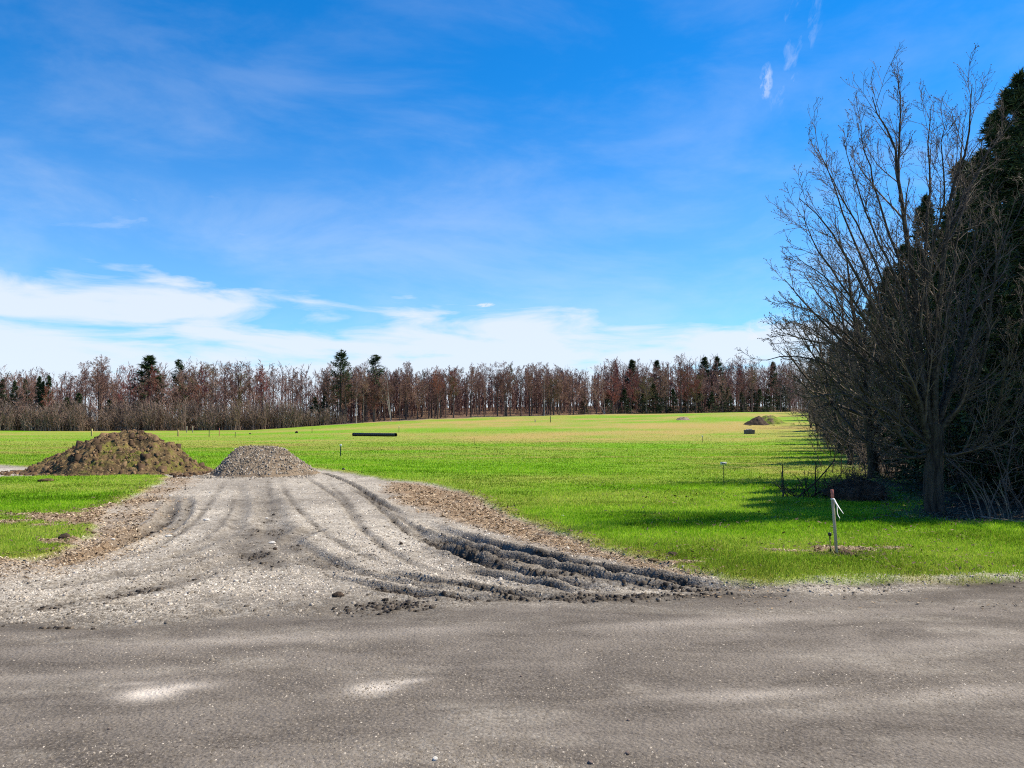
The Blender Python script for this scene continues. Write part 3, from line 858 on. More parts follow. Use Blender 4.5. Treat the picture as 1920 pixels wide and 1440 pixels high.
SECTION = [(-400, 250, 'in the woods behind the brush, left of the spruce', 'woods left of the spruce'),
           (250, 620, 'behind the brush between the spruce and the tall pine', 'woods between spruce and tall pine'),
           (620, 800, 'at the woods edge around the two tall pines', 'woods around the two pines'),
           (800, 1010, 'in the open stand between the pines and the birch', 'open stand left of the white birch'),
           (1010, 1260, 'between the white birch and the red maple', 'woods right of the white birch'),
           (1260, 1700, 'in the woods right of the red maple', 'woods right of the red maple')]


def forest():
    r = np.random.default_rng(5)
    pts = []
    tries = 0
    while len(pts) < 292 and tries < 20000:
        tries += 1
        px = r.uniform(-120, 1500) if r.random() < .72 else r.uniform(640, 1090); back = 38 * r.random() ** 1.6 + .3
        x, y, z = on_edge(px, back)
        if x > EDGE_ROW(y) - 1: continue
        if any((x - a) ** 2 + (y - b) ** 2 < 1.7 for a, b, *_ in pts): continue
        pts.append((x, y, z, px, back))
    for k, (x, y, z, px, back) in enumerate(pts):
        H = top_height(x, y, z) * r.uniform(.80, 1.04) * (.94 if back < 6 else 1)
        right = px > 1090
        bush = r.random() < (.6 if right else (.42 if px < 600 else .14))
        if bush:
            ms = BUSHY[r.integers(4)]; h0 = 11.; H *= .9
        else:
            ms = TALL[r.integers(6)] if r.random() > .08 else MULTI[r.integers(2)]; h0 = 13.
        sc = H / h0; wd = sc * r.uniform(1.0, 1.5)
        q = r.random()
        tw = M_TWIG_RED if q < .07 else (M_TWIG_GRN if q < .12 else M_TWIG_FAR)
        for a, b, lab, grp in SECTION:
            if a <= px < b: break
        look = ('reddish-twigged ' if tw is M_TWIG_RED else 'olive-twigged ' if tw is M_TWIG_GRN else '') + ('broad-crowned' if bush else 'slender' if ms in TALL else 'many-stemmed')
        dep = 'front-row ' if back < 5 else '' if back < 16 else 'farther-back '
        lab = dep + look + ' bare tree ' + lab; grp = dep + look + ' trees, ' + grp
        place('bare_tree', ms, (M_BARK_FAR, tw), (x, y, z - .05), r.uniform(0, 6.28), (wd, wd, sc), lab, 'tree', grp)
    # trees that stand out
    def special(nm, ms, mats, px, back, top, h0, lab, wide=1., rz=0., crown='crown'):
        x, y, z = on_edge(px, back); H = (790 - top) / F * y + CAM_H - z; s = H / h0
        place(nm, ms, mats, (x, y, z - .05), rz, (s * wide, s * wide, s), lab, 'tree', None, crown)
    CM = (M_CBARK, M_NEEDLE)
    special('spruce_tree', SPRUCE[0], CM, 278, 6, 667, 12, 'dark green pointed spruce rising above the left woods', 1.75, 0, 'needles')
    special('pine_tree', PINE[0], CM, 335, 12, 676, 15, 'dark narrow pine just right of the pointed spruce in the woods', .95, 1, 'needles')
    special('pine_tree', PINE[1], CM, 638, 3, 659, 15, 'tall dark green pine, taller of the pair at the woods edge', 1.35, 2, 'needles')
    special('pine_tree', PINE[0], CM, 702, 8, 667, 15, 'dark pine behind bare branches, right one of the tall pair', 1.4, 4, 'needles')
    special('spruce_tree', SPRUCE[1], CM, 1186, 26, 676, 12, 'dark spruce tip above the woods, right of the leaning pale trunks', 1.35, 1, 'needles')
    special('spruce_tree', SPRUCE[0], CM, 1232, 22, 676, 12, 'dark spruce tip just left of the red maple', 1.3, 3, 'needles')
    special('spruce_tree', SPRUCE[1], CM, 1322, 24, 671, 12, 'dark spruce on the woods skyline, left of a close pair', 1.4, 5, 'needles')
    special('spruce_tree', SPRUCE[0], CM, 1346, 22, 669, 12, 'dark spruce on the woods skyline, right of a close pair', 1.2, 2, 'needles')
    special('spruce_tree', SPRUCE[1], CM, 1450, 14, 680, 12, 'dark spruce where the woods meet the right tree row', 1, 2.9, 'needles')
    for q, (px, tp) in enumerate(((-20, 706), (4, 712), (27, 714), (46, 712), (72, 706), (80, 716), (91, 704), (-50, 700))):
        special('young_spruce', SPRUCE[q % 2], CM, px, 2.5, tp, 12, 'young dark spruce in the clump at the far left of the woods', .8, q * 1.3, 'needles')
        bpy.context.view_layer.objects.active = None
    for o in COL.objects:
        if o.name.startswith('young_spruce'): o['group'] = 'young spruces at far left'
    for q, (px, tp, bk) in enumerate(((125, 745, 1), (148, 738, 1.5), (205, 750, 1), (590, 745, 2), (612, 735, 4), (1225, 720, 4), (1262, 730, 3), (1310, 725, 3), (1335, 735, 2), (1365, 728, 3), (1390, 735, 2), (1425, 730, 3), (1140, 735, 5), (1170, 730, 5), (1205, 738, 2), (1245, 728, 8), (1285, 735, 6), (1352, 722, 9), (1410, 722, 8), (1440, 730, 5), (1095, 742, 6), (1470, 726, 6))):
        special('understory_hemlock', SPRUCE[q % 2], CM, px, bk, tp, 12, 'low dark hemlock ' + ('behind the brush at the left' if px < 400 else 'just left of the tall pine' if px < 700 else 'under bare trees between the white birch and red maple' if px < 1290 else 'under bare trees right of the red maple'), 1.5, q * 1.7, 'needles')
    for o in COL.objects:
        if o.name.startswith('understory_hemlock'): o['group'] = 'hemlocks ' + o['label'][17:]
    special('red_maple', BUSHY[0], (M_BARK_FAR, M_TWIG_RED), 1290, .6, 681, 11, 'red budding maple at the right end of the woods edge', 1.05, .4)
    special('red_maple', TALL[2], (M_BARK_FAR, M_TWIG_RED), 492, 5, 678, 13, 'tall red budding maple left of the tall pine', 1.5, 2)
    special('red_maple', BUSHY[1], (M_BARK_FAR, M_TWIG_RED), 375, 1, 715, 11, 'low red budding maple above the brush, right of the spruce', 1.0, 1)
    special('red_maple', BUSHY[2], (M_BARK_FAR, M_TWIG_RED), 245, 3, 690, 11, 'reddish maple directly left of the pointed spruce', .9, 1)
    special('red_maple', BUSHY[3], (M_BARK_FAR, M_TWIG_RED), 88, 0, 718, 11, 'small reddish maple in front of the young spruces at far left', .7, 1)
    special('red_maple', BUSHY[3], (M_BARK_FAR, M_TWIG_RED), 510, -1, 730, 11, 'small red budding maple at the right end of the brush', .8, 2)
    special('birch_tree', BIRCH, (M_BIRCH, M_TWIG_FAR), 1020, .3, 690, 12, 'white barked birch standing alone at the woods edge', 1.0, .4)
    special('pale_tree', MULTI[0], (M_BIRCH, M_TWIG_FAR), 733, -.2, 690, 12, 'pale three-stemmed tree at the woods edge right of the pines', 1.0, .2)
    special('pale_tree', LEAN, (M_BIRCH, M_TWIG_FAR), 1134, .2, 697, 12, 'two pale trunks leaning left at the woods edge', .9, .1)
    special('pale_tree', TALL[4], (M_BIRCH, M_TWIG_FAR), 668, -1.5, 700, 13, 'pale crooked trunk leaning beside the tall pine', 1.0, .1)
    special('pale_tree', BIRCH, (M_BIRCH, M_TWIG_FAR), 60, -5.0, 765, 12, 'thin pale sapling in front of the brush at far left', 1.3, .1)
    special('sapling', TALL[1], (M_BARK_FAR, M_TWIG_FAR), 1383, -6, 730, 13, 'small bare sapling on the field left of the overgrown soil mound', 1.1, .1)


forest()


def stuff_woods():
    """brush in front of the left woods, and the mass of distant trees behind, each one continuous mass"""
    r = np.random.default_rng(6)
    def bushes(n, xs, back0, back1, hmin, hmax, nst, tw, name, mat, label, cat, lv=3):
        B = []; R = []
        for k in range(n):
            px = r.uniform(*xs); x, y, z = on_edge(px, r.uniform(back0, back1)); H = r.uniform(hmin, hmax)
            for s in range(nst):
                az = r.uniform(0, 6.28); sp = r.uniform(.05, .35); K = 5; t = np.linspace(0, 1, K)
                B.append(np.stack([x + r.normal(0, .4) + math.cos(az) * sp * H * t ** 1.3 + r.normal(0, .05, K), y + r.normal(0, .4) + math.sin(az) * sp * H * t ** 1.3, z - .1 + t * H * r.uniform(.7, 1)], 1)); R.append(np.linspace(tw * 1.6, tw * .6, K))
        B = np.array(B); R = np.array(R)
        C, CR = grow(r, B, R, lv, .12, 1, (20, 50), .42, 3, .8, up=.1, rmin=tw * .7)
        D, DR = grow(r, C, CR, 4, .2, 1, (20, 50), .5, 2, .8, up=.1, rmin=tw * .5)
        v, f = join([tubes(B, R, 3), ribbons(r, C, CR), ribbons(r, D, DR)])
        tag(mobj(name, mk_mesh(name, v, f), mat), label, cat, kind='stuff')
    bushes(430, (-140, 560), -7, 1, 2.6, 5.9, 5, .04, 'brush', M_BRUSH, 'tangled grey-brown brush in front of the left woods', 'brush', 6)
    bushes(60, (540, 640), -2, 4, 1.8, 4.0, 5, .035, 'thin_brush', M_BRUSH, 'thinning grey-brown brush at the right end of the thicket', 'brush', 5)
    bushes(230, (630, 1480), 2, 16, .8, 2.4, 3, .022, 'undergrowth', M_TWIG_FAR, 'low bare undergrowth along the woods edge', 'undergrowth')
    # distant mass: upright stems with twigs
    n = 1500
    B = np.empty((n, 5, 3)); R = np.empty((n, 5))
    for k in range(n):
        px = r.uniform(-160, 1560) if r.random() < .55 else r.uniform(640, 1540); x, y, z = on_edge(px, r.uniform(26, 75) if px < 620 else r.uniform(12, 60))
        H = top_height(x, y, z) * r.uniform(.5, .93) * (.80 if 770 < px < 990 else 1)
        t = np.linspace(0, 1, 5)
        B[k] = np.stack([x + np.cumsum(r.normal(0, .12, 5)), y + 0 * t, z - .2 + t * H], 1); R[k] = np.linspace(.13, .03, 5)
    C, CR = grow(r, B, R, 13, .06, 1, (18, 45), .24, 3, .5, up=.15, rmin=.05, shrink=.35)
    D, DR = grow(r, C, CR, 4, .2, 1, (20, 50), .55, 2, .8, up=.1, rmin=.05)
    v, f = join([tubes(B, R, 3), ribbons(r, C, CR), ribbons(r, D, DR)])
    tag(mobj('distant_woods', mk_mesh('distant_woods', v, f), M_TWIG_FAR), 'mass of bare trees deep in the woods', 'woods', kind='stuff')


stuff_woods()


# ------------------------------------------------------------------ the tree row along the right of the field
def hero_tree():
    r = np.random.default_rng(77)
    bx, by = pix(1752, 966); bz = ground_z(bx, by)
    root = empty('multi_stem_tree', (bx, by, bz))
    tag(root, 'large bare many-stemmed tree nearest the camera on the right', 'tree')
    D0 = by
    base = np.array((bx, by, bz))

    def lim(pts, r0, r1, dd):
        """limb through image points; dd = depth offset at the tip"""
        n = len(pts)
        P = np.array([ray(px, 790 + (py - 790) * (.94 if py < 790 else 1), D0 + dd * (i / (n - 1)) ** 1.1) for i, (px, py) in enumerate(pts)]) - base
        P = curve(P, 14); P += r.normal(0, .012, P.shape)
        return P, .72 * r0 * (1 - np.linspace(0, 1, 14)) ** 1.05 + r1 * .75
    tr = np.array([(1752, 985), (1752, 962), (1750, 920), (1751, 880), (1753, 850), (1753, 822), (1752, 795)])
    P = np.array([ray(a, b, D0) for a, b in tr]) - base; P = curve(P, 18)
    K = 18; t = np.linspace(0, 1, K); R = .165 - .03 * t + .09 * np.exp(-t * 9)
    tv, tq = tubes(P[None], R[None], 20)
    # bark ridges
    c = np.repeat(P, 20, 0); dv = tv - c
    az = np.arctan2(dv[:, 1], dv[:, 0]); tv = c + dv * (1 + .09 * np.sin(az * 9 + 2 * fbm(az * 2, tv[:, 2] * 4, 3, 2)) + .06 * fbm(az * 4, tv[:, 2] * 9, 5, 3))[:, None]
    mobj('trunk', mk_mesh('hero_trunk', tv, tq, True), M_BARK, root)
    limbs = [
        ([(1748, 842), (1716, 846), (1684, 812), (1655, 770), (1622, 728), (1575, 692), (1530, 668), (1480, 660), (1440, 668)], .055, .008, -.8),
        ([(1744, 838), (1728, 815), (1690, 778), (1650, 722), (1600, 655), (1550, 600), (1500, 545), (1470, 505)], .075, .008, .5),
        ([(1744, 830), (1735, 800), (1722, 750), (1700, 690), (1668, 620), (1630, 545), (1590, 470), (1550, 400), (1500, 345)], .09, .008, -.7),
        ([(1748, 815), (1738, 770), (1728, 700), (1722, 600), (1714, 520), (1701, 430), (1690, 350), (1682, 290), (1674, 230), (1650, 183), (1636, 145)], .10, .009, .2),
        ([(1690, 350), (1684, 285), (1688, 215), (1687, 150), (1684, 95)], .035, .007, .3),
        ([(1753, 812), (1752, 740), (1756, 640), (1764, 520), (1774, 425), (1780, 373), (1787, 320), (1812, 252), (1820, 185), (1824, 118)], .095, .008, -.3),
        ([(1774, 425), (1795, 380), (1815, 335), (1837, 282), (1858, 246), (1882, 200), (1880, 142)], .05, .007, .5),
        ([(1758, 820), (1775, 790), (1795, 765), (1820, 725), (1838, 690), (1850, 620), (1862, 520), (1880, 430), (1905, 350)], .085, .009, -.6),
        ([(1757, 845), (1775, 855), (1800, 852), (1850, 832), (1882, 795), (1912, 748), (1935, 690), (1950, 620)], .055, .008, -1.0),
        ([(1812, 848), (1832, 832), (1866, 778), (1880, 720), (1894, 660), (1915, 590), (1940, 500)], .05, .008, -1.4),
        ([(1750, 825), (1740, 780), (1725, 740), (1690, 660), (1650, 560), (1620, 470), (1585, 390), (1560, 310), (1530, 240)], .07, .007, 1.4),
        ([(1756, 815), (1765, 760), (1790, 680), (1805, 590), (1820, 500), (1830, 420), (1850, 330)], .07, .007, 1.5),
        ([(1746, 850), (1715, 858), (1680, 850), (1640, 830), (1600, 820), (1560, 790), (1530, 760)], .04, .006, 1.0),
        ([(1747, 835), (1700, 800), (1640, 760), (1580, 735), (1520, 740), (1480, 735)], .045, .006, -1.4),
        ([(1752, 808), (1748, 720), (1740, 620), (1735, 500), (1738, 400), (1745, 320), (1740, 230), (1745, 160)], .075, .007, .9),
        ([(1725, 660), (1700, 560), (1660, 460), (1625, 380), (1600, 300), (1580, 230)], .04, .006, -.5),
        ([(1722, 600), (1740, 500), (1758, 410), (1770, 330), (1765, 250), (1775, 190)], .04, .006, -.6),
        ([(1762, 800), (1790, 700), (1815, 600), (1850, 500), (1900, 400), (1935, 300)], .06, .007, .8),
        ([(1690, 778), (1650, 760), (1600, 700), (1560, 640), (1510, 600), (1470, 590)], .035, .006, -1.5),
    ]
    limbs += [
        ([(1742, 825), (1700, 730), (1655, 640), (1600, 560), (1545, 500), (1490, 460)], .045, .006, 1.0),
        ([(1735, 800), (1690, 700), (1640, 610), (1580, 520), (1530, 440), (1505, 380)], .045, .006, -1.2),
        ([(1730, 720), (1690, 600), (1650, 500), (1610, 400), (1570, 330), (1545, 270)], .04, .006, -1.0),
        ([(1725, 650), (1700, 520), (1665, 410), (1640, 320), (1620, 240), (1610, 180)], .04, .006, .8),
        ([(1760, 700), (1775, 580), (1790, 470), (1800, 380), (1795, 280), (1800, 200)], .04, .006, .9),
        ([(1720, 770), (1660, 690), (1590, 620), (1520, 570), (1460, 550)], .04, .006, .6),
        ([(1705, 745), (1640, 680), (1570, 640), (1500, 625), (1450, 610)], .035, .006, -.8)]
    LP = []; LR = []
    for pts, a, b, dd in limbs:
        P, R = lim(pts, a, b, dd); LP.append(P); LR.append(R)
    LP = np.array(LP); LR = np.array(LR)
    nB, nC, nD = 16, 7, 4
    B, BR = grow(r, LP, LR, nB, .12, .98, (14, 42), .28, 7, .45, up=.10, wob=.10, rmin=.0055, shrink=.55)
    C, CR = grow(r, B, BR, nC, .12, 1, (18, 48), .50, 4, .6, up=.09, wob=.13, rmin=.0045)
    D, DR = grow(r, C, CR, nD, .2, 1, (22, 55), .5, 3, .8, up=.10, wob=.15, rmin=.0034)
    for i, (P, R) in enumerate(zip(LP, LR)):
        v, q = tubes(P[None], R[None], 8)
        limb = mobj('limb', mk_mesh('hero_limb', v, q, True), M_LIMB, root)
        b_, c_, d_ = (slice(i * m, (i + 1) * m) for m in (nB, nB * nC, nB * nC * nD))
        v, f = join([tubes(B[b_], BR[b_], 4), tubes(C[c_], CR[c_], 3), tubes(D[d_], DR[d_], 3)])
        mobj('twigs', mk_mesh('hero_twigs', v, f, False), M_TWIG, limb)
        tips = D[d_, -1]; tips = tips[r.random(len(tips)) < .5]      # swelling buds on the twig ends
        V = OCT_V[None] * r.uniform(.006, .013, (len(tips), 1, 1)) + tips[:, None]
        buds = mobj('buds', mk_mesh('hero_buds', V.reshape(-1, 3), (OCT_F[None] + (np.arange(len(tips)) * 6)[:, None, None]).reshape(-1, 3)), M_TWIG, limb); tag(buds, kind='stuff')


hero_tree()


def row_tree(px, py, H, seed, label, lean, rad, name='bare_tree', nb=24, crown0=.10, spread=.45, lv=(7, 5, 2), stems=1):
    x, y = pix(px, py); z = ground_z(x, y)
    ms = tree_meshes('row%d' % seed, decid(seed, H=H, crown0=crown0, nb=nb, spread=spread, lean=lean, rad=rad, stems=stems, tw=.006, lvl=lv, upc=.10, ang=(30, 65), far=False))
    return place(name, ms, (M_BARK, M_TWIG), (x, y, z), 0, 1, label)


row_tree(1638, 901, 7.0, 501, 'bare dark-trunked tree behind the low brush pile, second along the right row', (-.12, 0), .14, nb=34, spread=.5)
row_tree(1577, 852, 8.5, 502, 'bare tree third along the right tree row, with branches over the field', (-.10, 0), .11)
row_tree(1597, 868, 6.0, 503, 'slim bare tree between the second and third trees of the right row', (-.05, 0), .07)
row_tree(1592, 874, 7.4, 507, 'upright bare tree between the brush heap and the third row tree', (-.08, 0), .09, nb=30, crown0=.2, spread=.4)
row_tree(1551, 828, 6.5, 504, 'bushy bare shrub on the field edge left of the third row tree', (-.12, 0), .06, 'bare_shrub', nb=7, stems=5, crown0=.08, lv=(6, 5, 2))
row_tree(1533, 812, 8., 505, 'bushy bare shrub along the right row, nearer the soil mound', (-.10, 0), .07, 'bare_shrub', nb=7, stems=5, crown0=.08, lv=(6, 5, 2))
row_tree(1520, 802, 10., 506, 'bushy bare shrub at the far end of the right tree row', (-.05, 0), .08, 'bare_shrub', nb=7, stems=5, crown0=.08, lv=(6, 5, 2))


def conifer_row():
    near = [conifer_meshes('rowfir%d' % i, conifer(600 + i, H=10, Rm=2.3, nb=170, per=150, ln=.20, w=.04, base=.03, pw=.8, droop=-.08, rad=.14, var=(.45, 1.42))) for i in range(3)]
    # (image column, depth, image row of the tip, width)
    spec = [(1985, 16.0, 110, 1.2), (1915, 16.8, 146, 1.0), (1862, 18.0, 215, 1.05), (1806, 19.4, 300, 1.0), (1738, 22.0, 372, .85), (1835, 21.5, 290, 1.1), (1700, 31, 455, 1.0),
            (1782, 33, 400, 1.1), (1664, 36, 505, 1.0), (1718, 41, 470, 1.1), (1634, 44, 560, 1.0), (1672, 50, 540, 1.1), (1606, 56, 595, 1.0), (1640, 64, 590, 1.2), (1588, 72, 622, 1.0), (1610, 84, 620, 1.2), (1560, 96, 648, 1.0),
            (1580, 112, 640, 1.1), (1540, 130, 660, 1.1), (2060, 18.5, 120, 1.2), (1950, 20.0, 180, 1.2), (1890, 38, 300, 1.3), (1770, 50, 470, 1.3), (2110, 14.6, 60, 1.1), (1690, 75, 570, 1.4), (1572, 64, 640, .8), (1555, 82, 655, .8), (1533, 112, 668, .9), (1522, 150, 672, 1.1)]
    names = ['rightmost', 'second', 'third']
    labs = ['tall dark conifer cut by the right edge of the picture, highest of the row',
            'tall dark conifer just inside the right edge, behind the many-stemmed tree',
            'dark conifer whose top stands right of the many-stemmed tree stems',
            'dark conifer behind the right limbs of the many-stemmed tree',
            'dark conifer with a thin pointed tip seen between the stems of the large bare tree']
    for k, (px, d, tp, wd) in enumerate(spec):
        q = ray(px, tp, d); x, y = q[0], d; z = ground_z(x, y); H = q[2] - z; s = H / 10
        zone = 'at the near end' if d < 25 else 'in the middle' if d < 60 else 'at the far end'
        lab = labs[k] if k < len(labs) else 'dark conifer %s of the dense right tree row' % zone
        place('row_conifer', near[k % 3], (M_CBARK, M_NEEDLE), (x, y, z - .05), k * 1.9, (s * wd, s * wd, s), lab, 'tree', None if k < len(labs) else 'conifers %s of the right row' % zone, 'needles')


conifer_row()


def row_brush():
    """tangled dead lower growth in the shade of the row"""
    r = np.random.default_rng(66)
    n = 640; B = np.empty((n, 6, 3)); R = np.empty((n, 6)); t = np.linspace(0, 1, 6)
    for k in range(n):
        y = 13.5 + 110 * r.random() ** 1.7; x = EDGE_ROW(y) + r.uniform(-.2, 5.0) + (1.0 if y < 20 else 0); z = float(base_z(x, y)) - .05
        H = r.uniform(.6, 3.4); az = r.uniform(0, 6.28); sp = r.uniform(.1, .9)
        B[k] = np.stack([x + math.cos(az) * sp * H * t, y + math.sin(az) * sp * H * t, z + H * t ** .8 * (1 - .25 * t) + r.normal(0, .03, 6)], 1)
        R[k] = np.linspace(.016, .005, 6)
    C, CR = grow(r, B, R, 6, .2, 1, (25, 70), .5, 4, .7, up=.02, wob=.2, rmin=.0045)
    D, DR = grow(r, C, CR, 3, .2, 1, (25, 60), .5, 3, .8, up=.02, wob=.2, rmin=.0035)
    v, f = join([tubes(B, R, 4), tubes(C, CR, 3), ribbons(r, D, DR * 1.3)])
    tag(mobj('shaded_brush', mk_mesh('shaded_brush', v, f), M_TWIG), 'tangled bare brush in the shade of the right tree row', 'brush', kind='stuff')
    # waist-high brush along the foot of the row
    n = 520; B = np.empty((n, 5, 3)); R = np.empty((n, 5)); t = np.linspace(0, 1, 5)
    for k in range(n):
        y = 23 + 140 * r.random() ** 1.5; x = EDGE_ROW(y) + r.normal(.5, .8); z = float(base_z(x, y)) - .05
        H = r.uniform(.5, 2.3); az = r.uniform(0, 6.28); sp = r.uniform(.1, .8)
        B[k] = np.stack([x + math.cos(az) * sp * H * t, y + math.sin(az) * sp * H * t, z + H * t ** .8], 1); R[k] = np.linspace(.02, .006, 5)
    C, CR = grow(r, B, R, 9, .05, 1, (25, 70), .5, 3, .7, up=.05, wob=.2, rmin=.009); D, DR = grow(r, C, CR, 4, .2, 1, (25, 60), .5, 2, .8, up=.02, wob=.2, rmin=.009)
    v, f = join([tubes(B, R, 3), ribbons(r, C, CR), ribbons(r, D, DR)])
    tag(mobj('edge_brush', mk_mesh('edge_brush', v, f), M_TWIG), 'low bare brush along the foot of the right tree row', 'brush', kind='stuff')
    # dead tree litter: long dry stalks at the front of the shade
    sx, sy = pix(1862, 978); sz = ground_z(sx, sy)
    B = []
    for k in range(15):
        bx = sx + r.uniform(-.5, .5); by = sy + r.uniform(-.2, .5); az = r.uniform(2.2, 4.2); H = r.uniform(.35, .75)
        t = np.linspace(0, 1, 5)
        B.append(np.stack([bx - sx + math.cos(az) * .45 * H * t ** 1.5, by - sy + r.normal(0, .02, 5), -.03 + H * t], 1))
    B = np.array(B); R = np.repeat(np.linspace(.008, .004, 5)[None], len(B), 0)
    v, q = tubes(B, R, 4); o = mobj('dry_stalks', mk_mesh('dry_stalks', v, q), M_DEAD); o.location = (sx, sy, sz)
    tag(o, 'clump of thin dry stalks at the shaded edge near the right border', 'plant')


row_brush()


# ------------------------------------------------------------------ soil and gravel piles
def pile(name, prof, depth, yw, seed, mat, label, amp, cw=1.6, nx=150, ny=90, clod=.0, back=None, flatn=0):
    """heap with the silhouette prof = [(px, py)...] at depth, cross section of half width yw"""
    P = np.array([ray(px, py, depth) for px, py in prof])
    x0, x1 = P[0, 0], P[-1, 0]; cx = (x0 + x1) / 2; gz = float(base_z(cx, depth))
    X, Y = np.meshgrid(np.linspace(x0 - .3, x1 + .3, nx), np.linspace(-yw * 1.15, yw * 1.15, ny))
    x = X.ravel(); y = Y.ravel()
    wx = x + .25 * fbm(x * 1.2, y * 1.2, seed, 3) * (amp > .05)
    top = np.interp(wx, P[:, 0], P[:, 2] - gz, left=-.25, right=-.25)
    wloc = yw * np.clip(.35 + .65 * top / max(1e-3, top.max()), .15, 1) * (1 + .12 * fbm(x * 1.1, y * 0, seed + 3, 2))
    c = 1 - (np.abs(y) / wloc) ** cw
    h = top * np.clip(c, -1, 1); h = np.where(top < 0, top, h)
    e = sstep(-.02, .25, h)
    rid = 1 - np.abs(fbm(x * 2.1, y * 2.1, seed + 9, 4, .6))
    h = h + e * (amp * fbm(x * 1.4, y * 1.4, seed + 1, 5, .62) + amp * .9 * (rid - .75) + clod * fbm(x * 9, y * 9, seed + 2, 3))
    h = np.maximum(h, -.25)
    V = np.stack([x - cx, y, h], 1); idx = np.arange(nx * ny).reshape(ny, nx)
    Q = np.stack([idx[:-1, :-1], idx[:-1, 1:], idx[1:, 1:], idx[1:, :-1]], -1).reshape(-1, 4)
    Q = Q[h[Q].max(1) > -.2]
    used, inv = np.unique(Q, return_inverse=True)
    me = mk_mesh(name, V[used], inv.reshape(-1, 4), True)
    root = empty(name, (cx, depth, gz)); tag(root, label, 'pile')
    mobj('heap', me, mat, root)
    return root, (x - cx, y, h, e)


def pile_mat(name, c1, c2, c3, gs, green=None, bump=1.0):
    m, nt, b = new_mat(name)
    g = nt.nodes.new('ShaderNodeTexCoord').outputs['Object']
    c = mixcol(nt, smooth(nt, noise(nt, g, 2.2, 6, .65), .35, .65), c1, c2)
    c = mixcol(nt, smooth(nt, noise(nt, g, gs, 4, .7), .5, .72), c, c3)
    if green:
        c = mixcol(nt, mnode(nt, 'MULTIPLY', smooth(nt, noise(nt, g, 1.1, 5, .6, .4), .56 - green[2], .70 - green[2]), green[1]), c, green[0])
    nt.links.new(c, b.inputs['Base Color']); b.inputs['Roughness'].default_value = .95; b.inputs['Specular IOR Level'].default_value = .1
    bn = nt.nodes.new('ShaderNodeBump'); bn.inputs['Strength'].default_value = bump; bn.inputs['Distance'].default_value = .06
    nt.links.new(noise(nt, g, gs * .8, 5, .65), bn.inputs['Height']); nt.links.new(bn.outputs[0], b.inputs['Normal'])
    return m


M_SOIL = pile_mat('soil_heap', (.05, .035, .021), (.20, .135, .066), (.33, .25, .13), 14, ((.16, .17, .03), .85, .05))
M_GHEAP = pile_mat('gravel_heap', (.13, .10, .072), (.27, .21, .15), (.36, .29, .22), 22, bump=.7)
M_MOUND = pile_mat('overgrown_heap', (.10, .075, .05), (.16, .12, .07), (.2, .16, .1), 10, ((.19, .25, .035), 1.0, .17))
M_DARKSOIL = pile_mat('dark_soil_heap', (.035, .027, .02), (.085, .06, .045), (.12, .09, .07), 10)
M_CLOD = attr_mat('soil_clods', [(0, (.03, .019, .012)), (.5, (.10, .06, .033)), (1, (.26, .17, .09))])


def pile_bits(root, dat, n, s0, s1, mat, name, seed, bias=0):
    r = np.random.default_rng(seed); x, y, h, e = dat
    k = np.flatnonzero(e > .3); k = r.choice(k, n)
    sz = r.uniform(s0, s1, n) * r.random(n) ** .6
    o = pebbles(name, x[k] + r.normal(0, .02, n), y[k] + r.normal(0, .02, n), h[k] + sz * .1, np.maximum(sz, s0), np.clip(r.beta(2, 2, n) + bias, 0, 1), r, mat, .8)
    o.parent = root; tag(o, kind='stuff')


def spill(root, dat, n, s0, s1, mat, name, seed, bias):
    """bits rolled off the foot of a heap"""
    r = np.random.default_rng(seed); x, y, h, e = dat
    k = r.choice(np.flatnonzero((h > -.12) & (h < .1) & (y < .3)), n); sz = s0 + (s1 - s0) * r.random(n) ** 2
    px_ = x[k] * (1 + np.abs(r.normal(0, .05, n))) + r.normal(0, .12, n); py_ = y[k] - np.abs(r.normal(0, .35, n))
    gz = sample(px_ + root.location.x, py_ + root.location.y)['z'] - root.location.z
    o = pebbles(name, px_, py_, gz + sz * .2, sz, np.clip(r.beta(2, 2, n) + bias, 0, 1), r, mat, .8); o.parent = root; tag(o, kind='stuff')


rt, dt = pile('soil_pile', [(38, 884), (60, 878), (90, 864), (118, 850), (140, 838), (160, 826), (185, 814), (215, 809), (250, 811), (275, 818), (300, 823), (325, 836), (350, 853), (372, 868), (400, 882)],
              26.2, 2.1, 11, M_SOIL, 'wide heap of brown soil with clods and tufts at the left of the field', .17, 1.45, 220, 130, .06)
pile_bits(rt, dt, 1700, .012, .07, M_CLOD, 'clods', 12, .12)
pile_bits(rt, dt, 170, .06, .17, M_CLOD, 'large_clods', 13, .0)
spill(rt, dt, 700, .01, .09, M_CLOD, 'spilled_clods', 14, .0)
rt, dt = pile('gravel_pile', [(402, 884), (418, 868), (432, 852), (444, 839), (462, 835.5), (500, 836), (522, 837), (534, 842), (552, 855), (570, 868), (592, 884)],
              25.0, 1.5, 15, M_GHEAP, 'flat-topped heap of grey-brown gravel at the end of the driveway', .03, 1.25, 130, 100, .02)
pile_bits(rt, dt, 5200, .010, .04, M_PEB, 'stones', 16, -.28)
spill(rt, dt, 700, .008, .035, M_PEB, 'spilled_stones', 17, -.25)
xx, yy = pix(1420, 796)
rt, dt = pile('dark_soil_pile', [(1394, 797), (1402, 792), (1412, 785), (1421, 780), (1427, 783), (1434, 791), (1440, 797)], yy, 2.2, 19, M_DARKSOIL, 'dark soil heap on the far right of the field', .12, 1.4, 70, 50, .05)
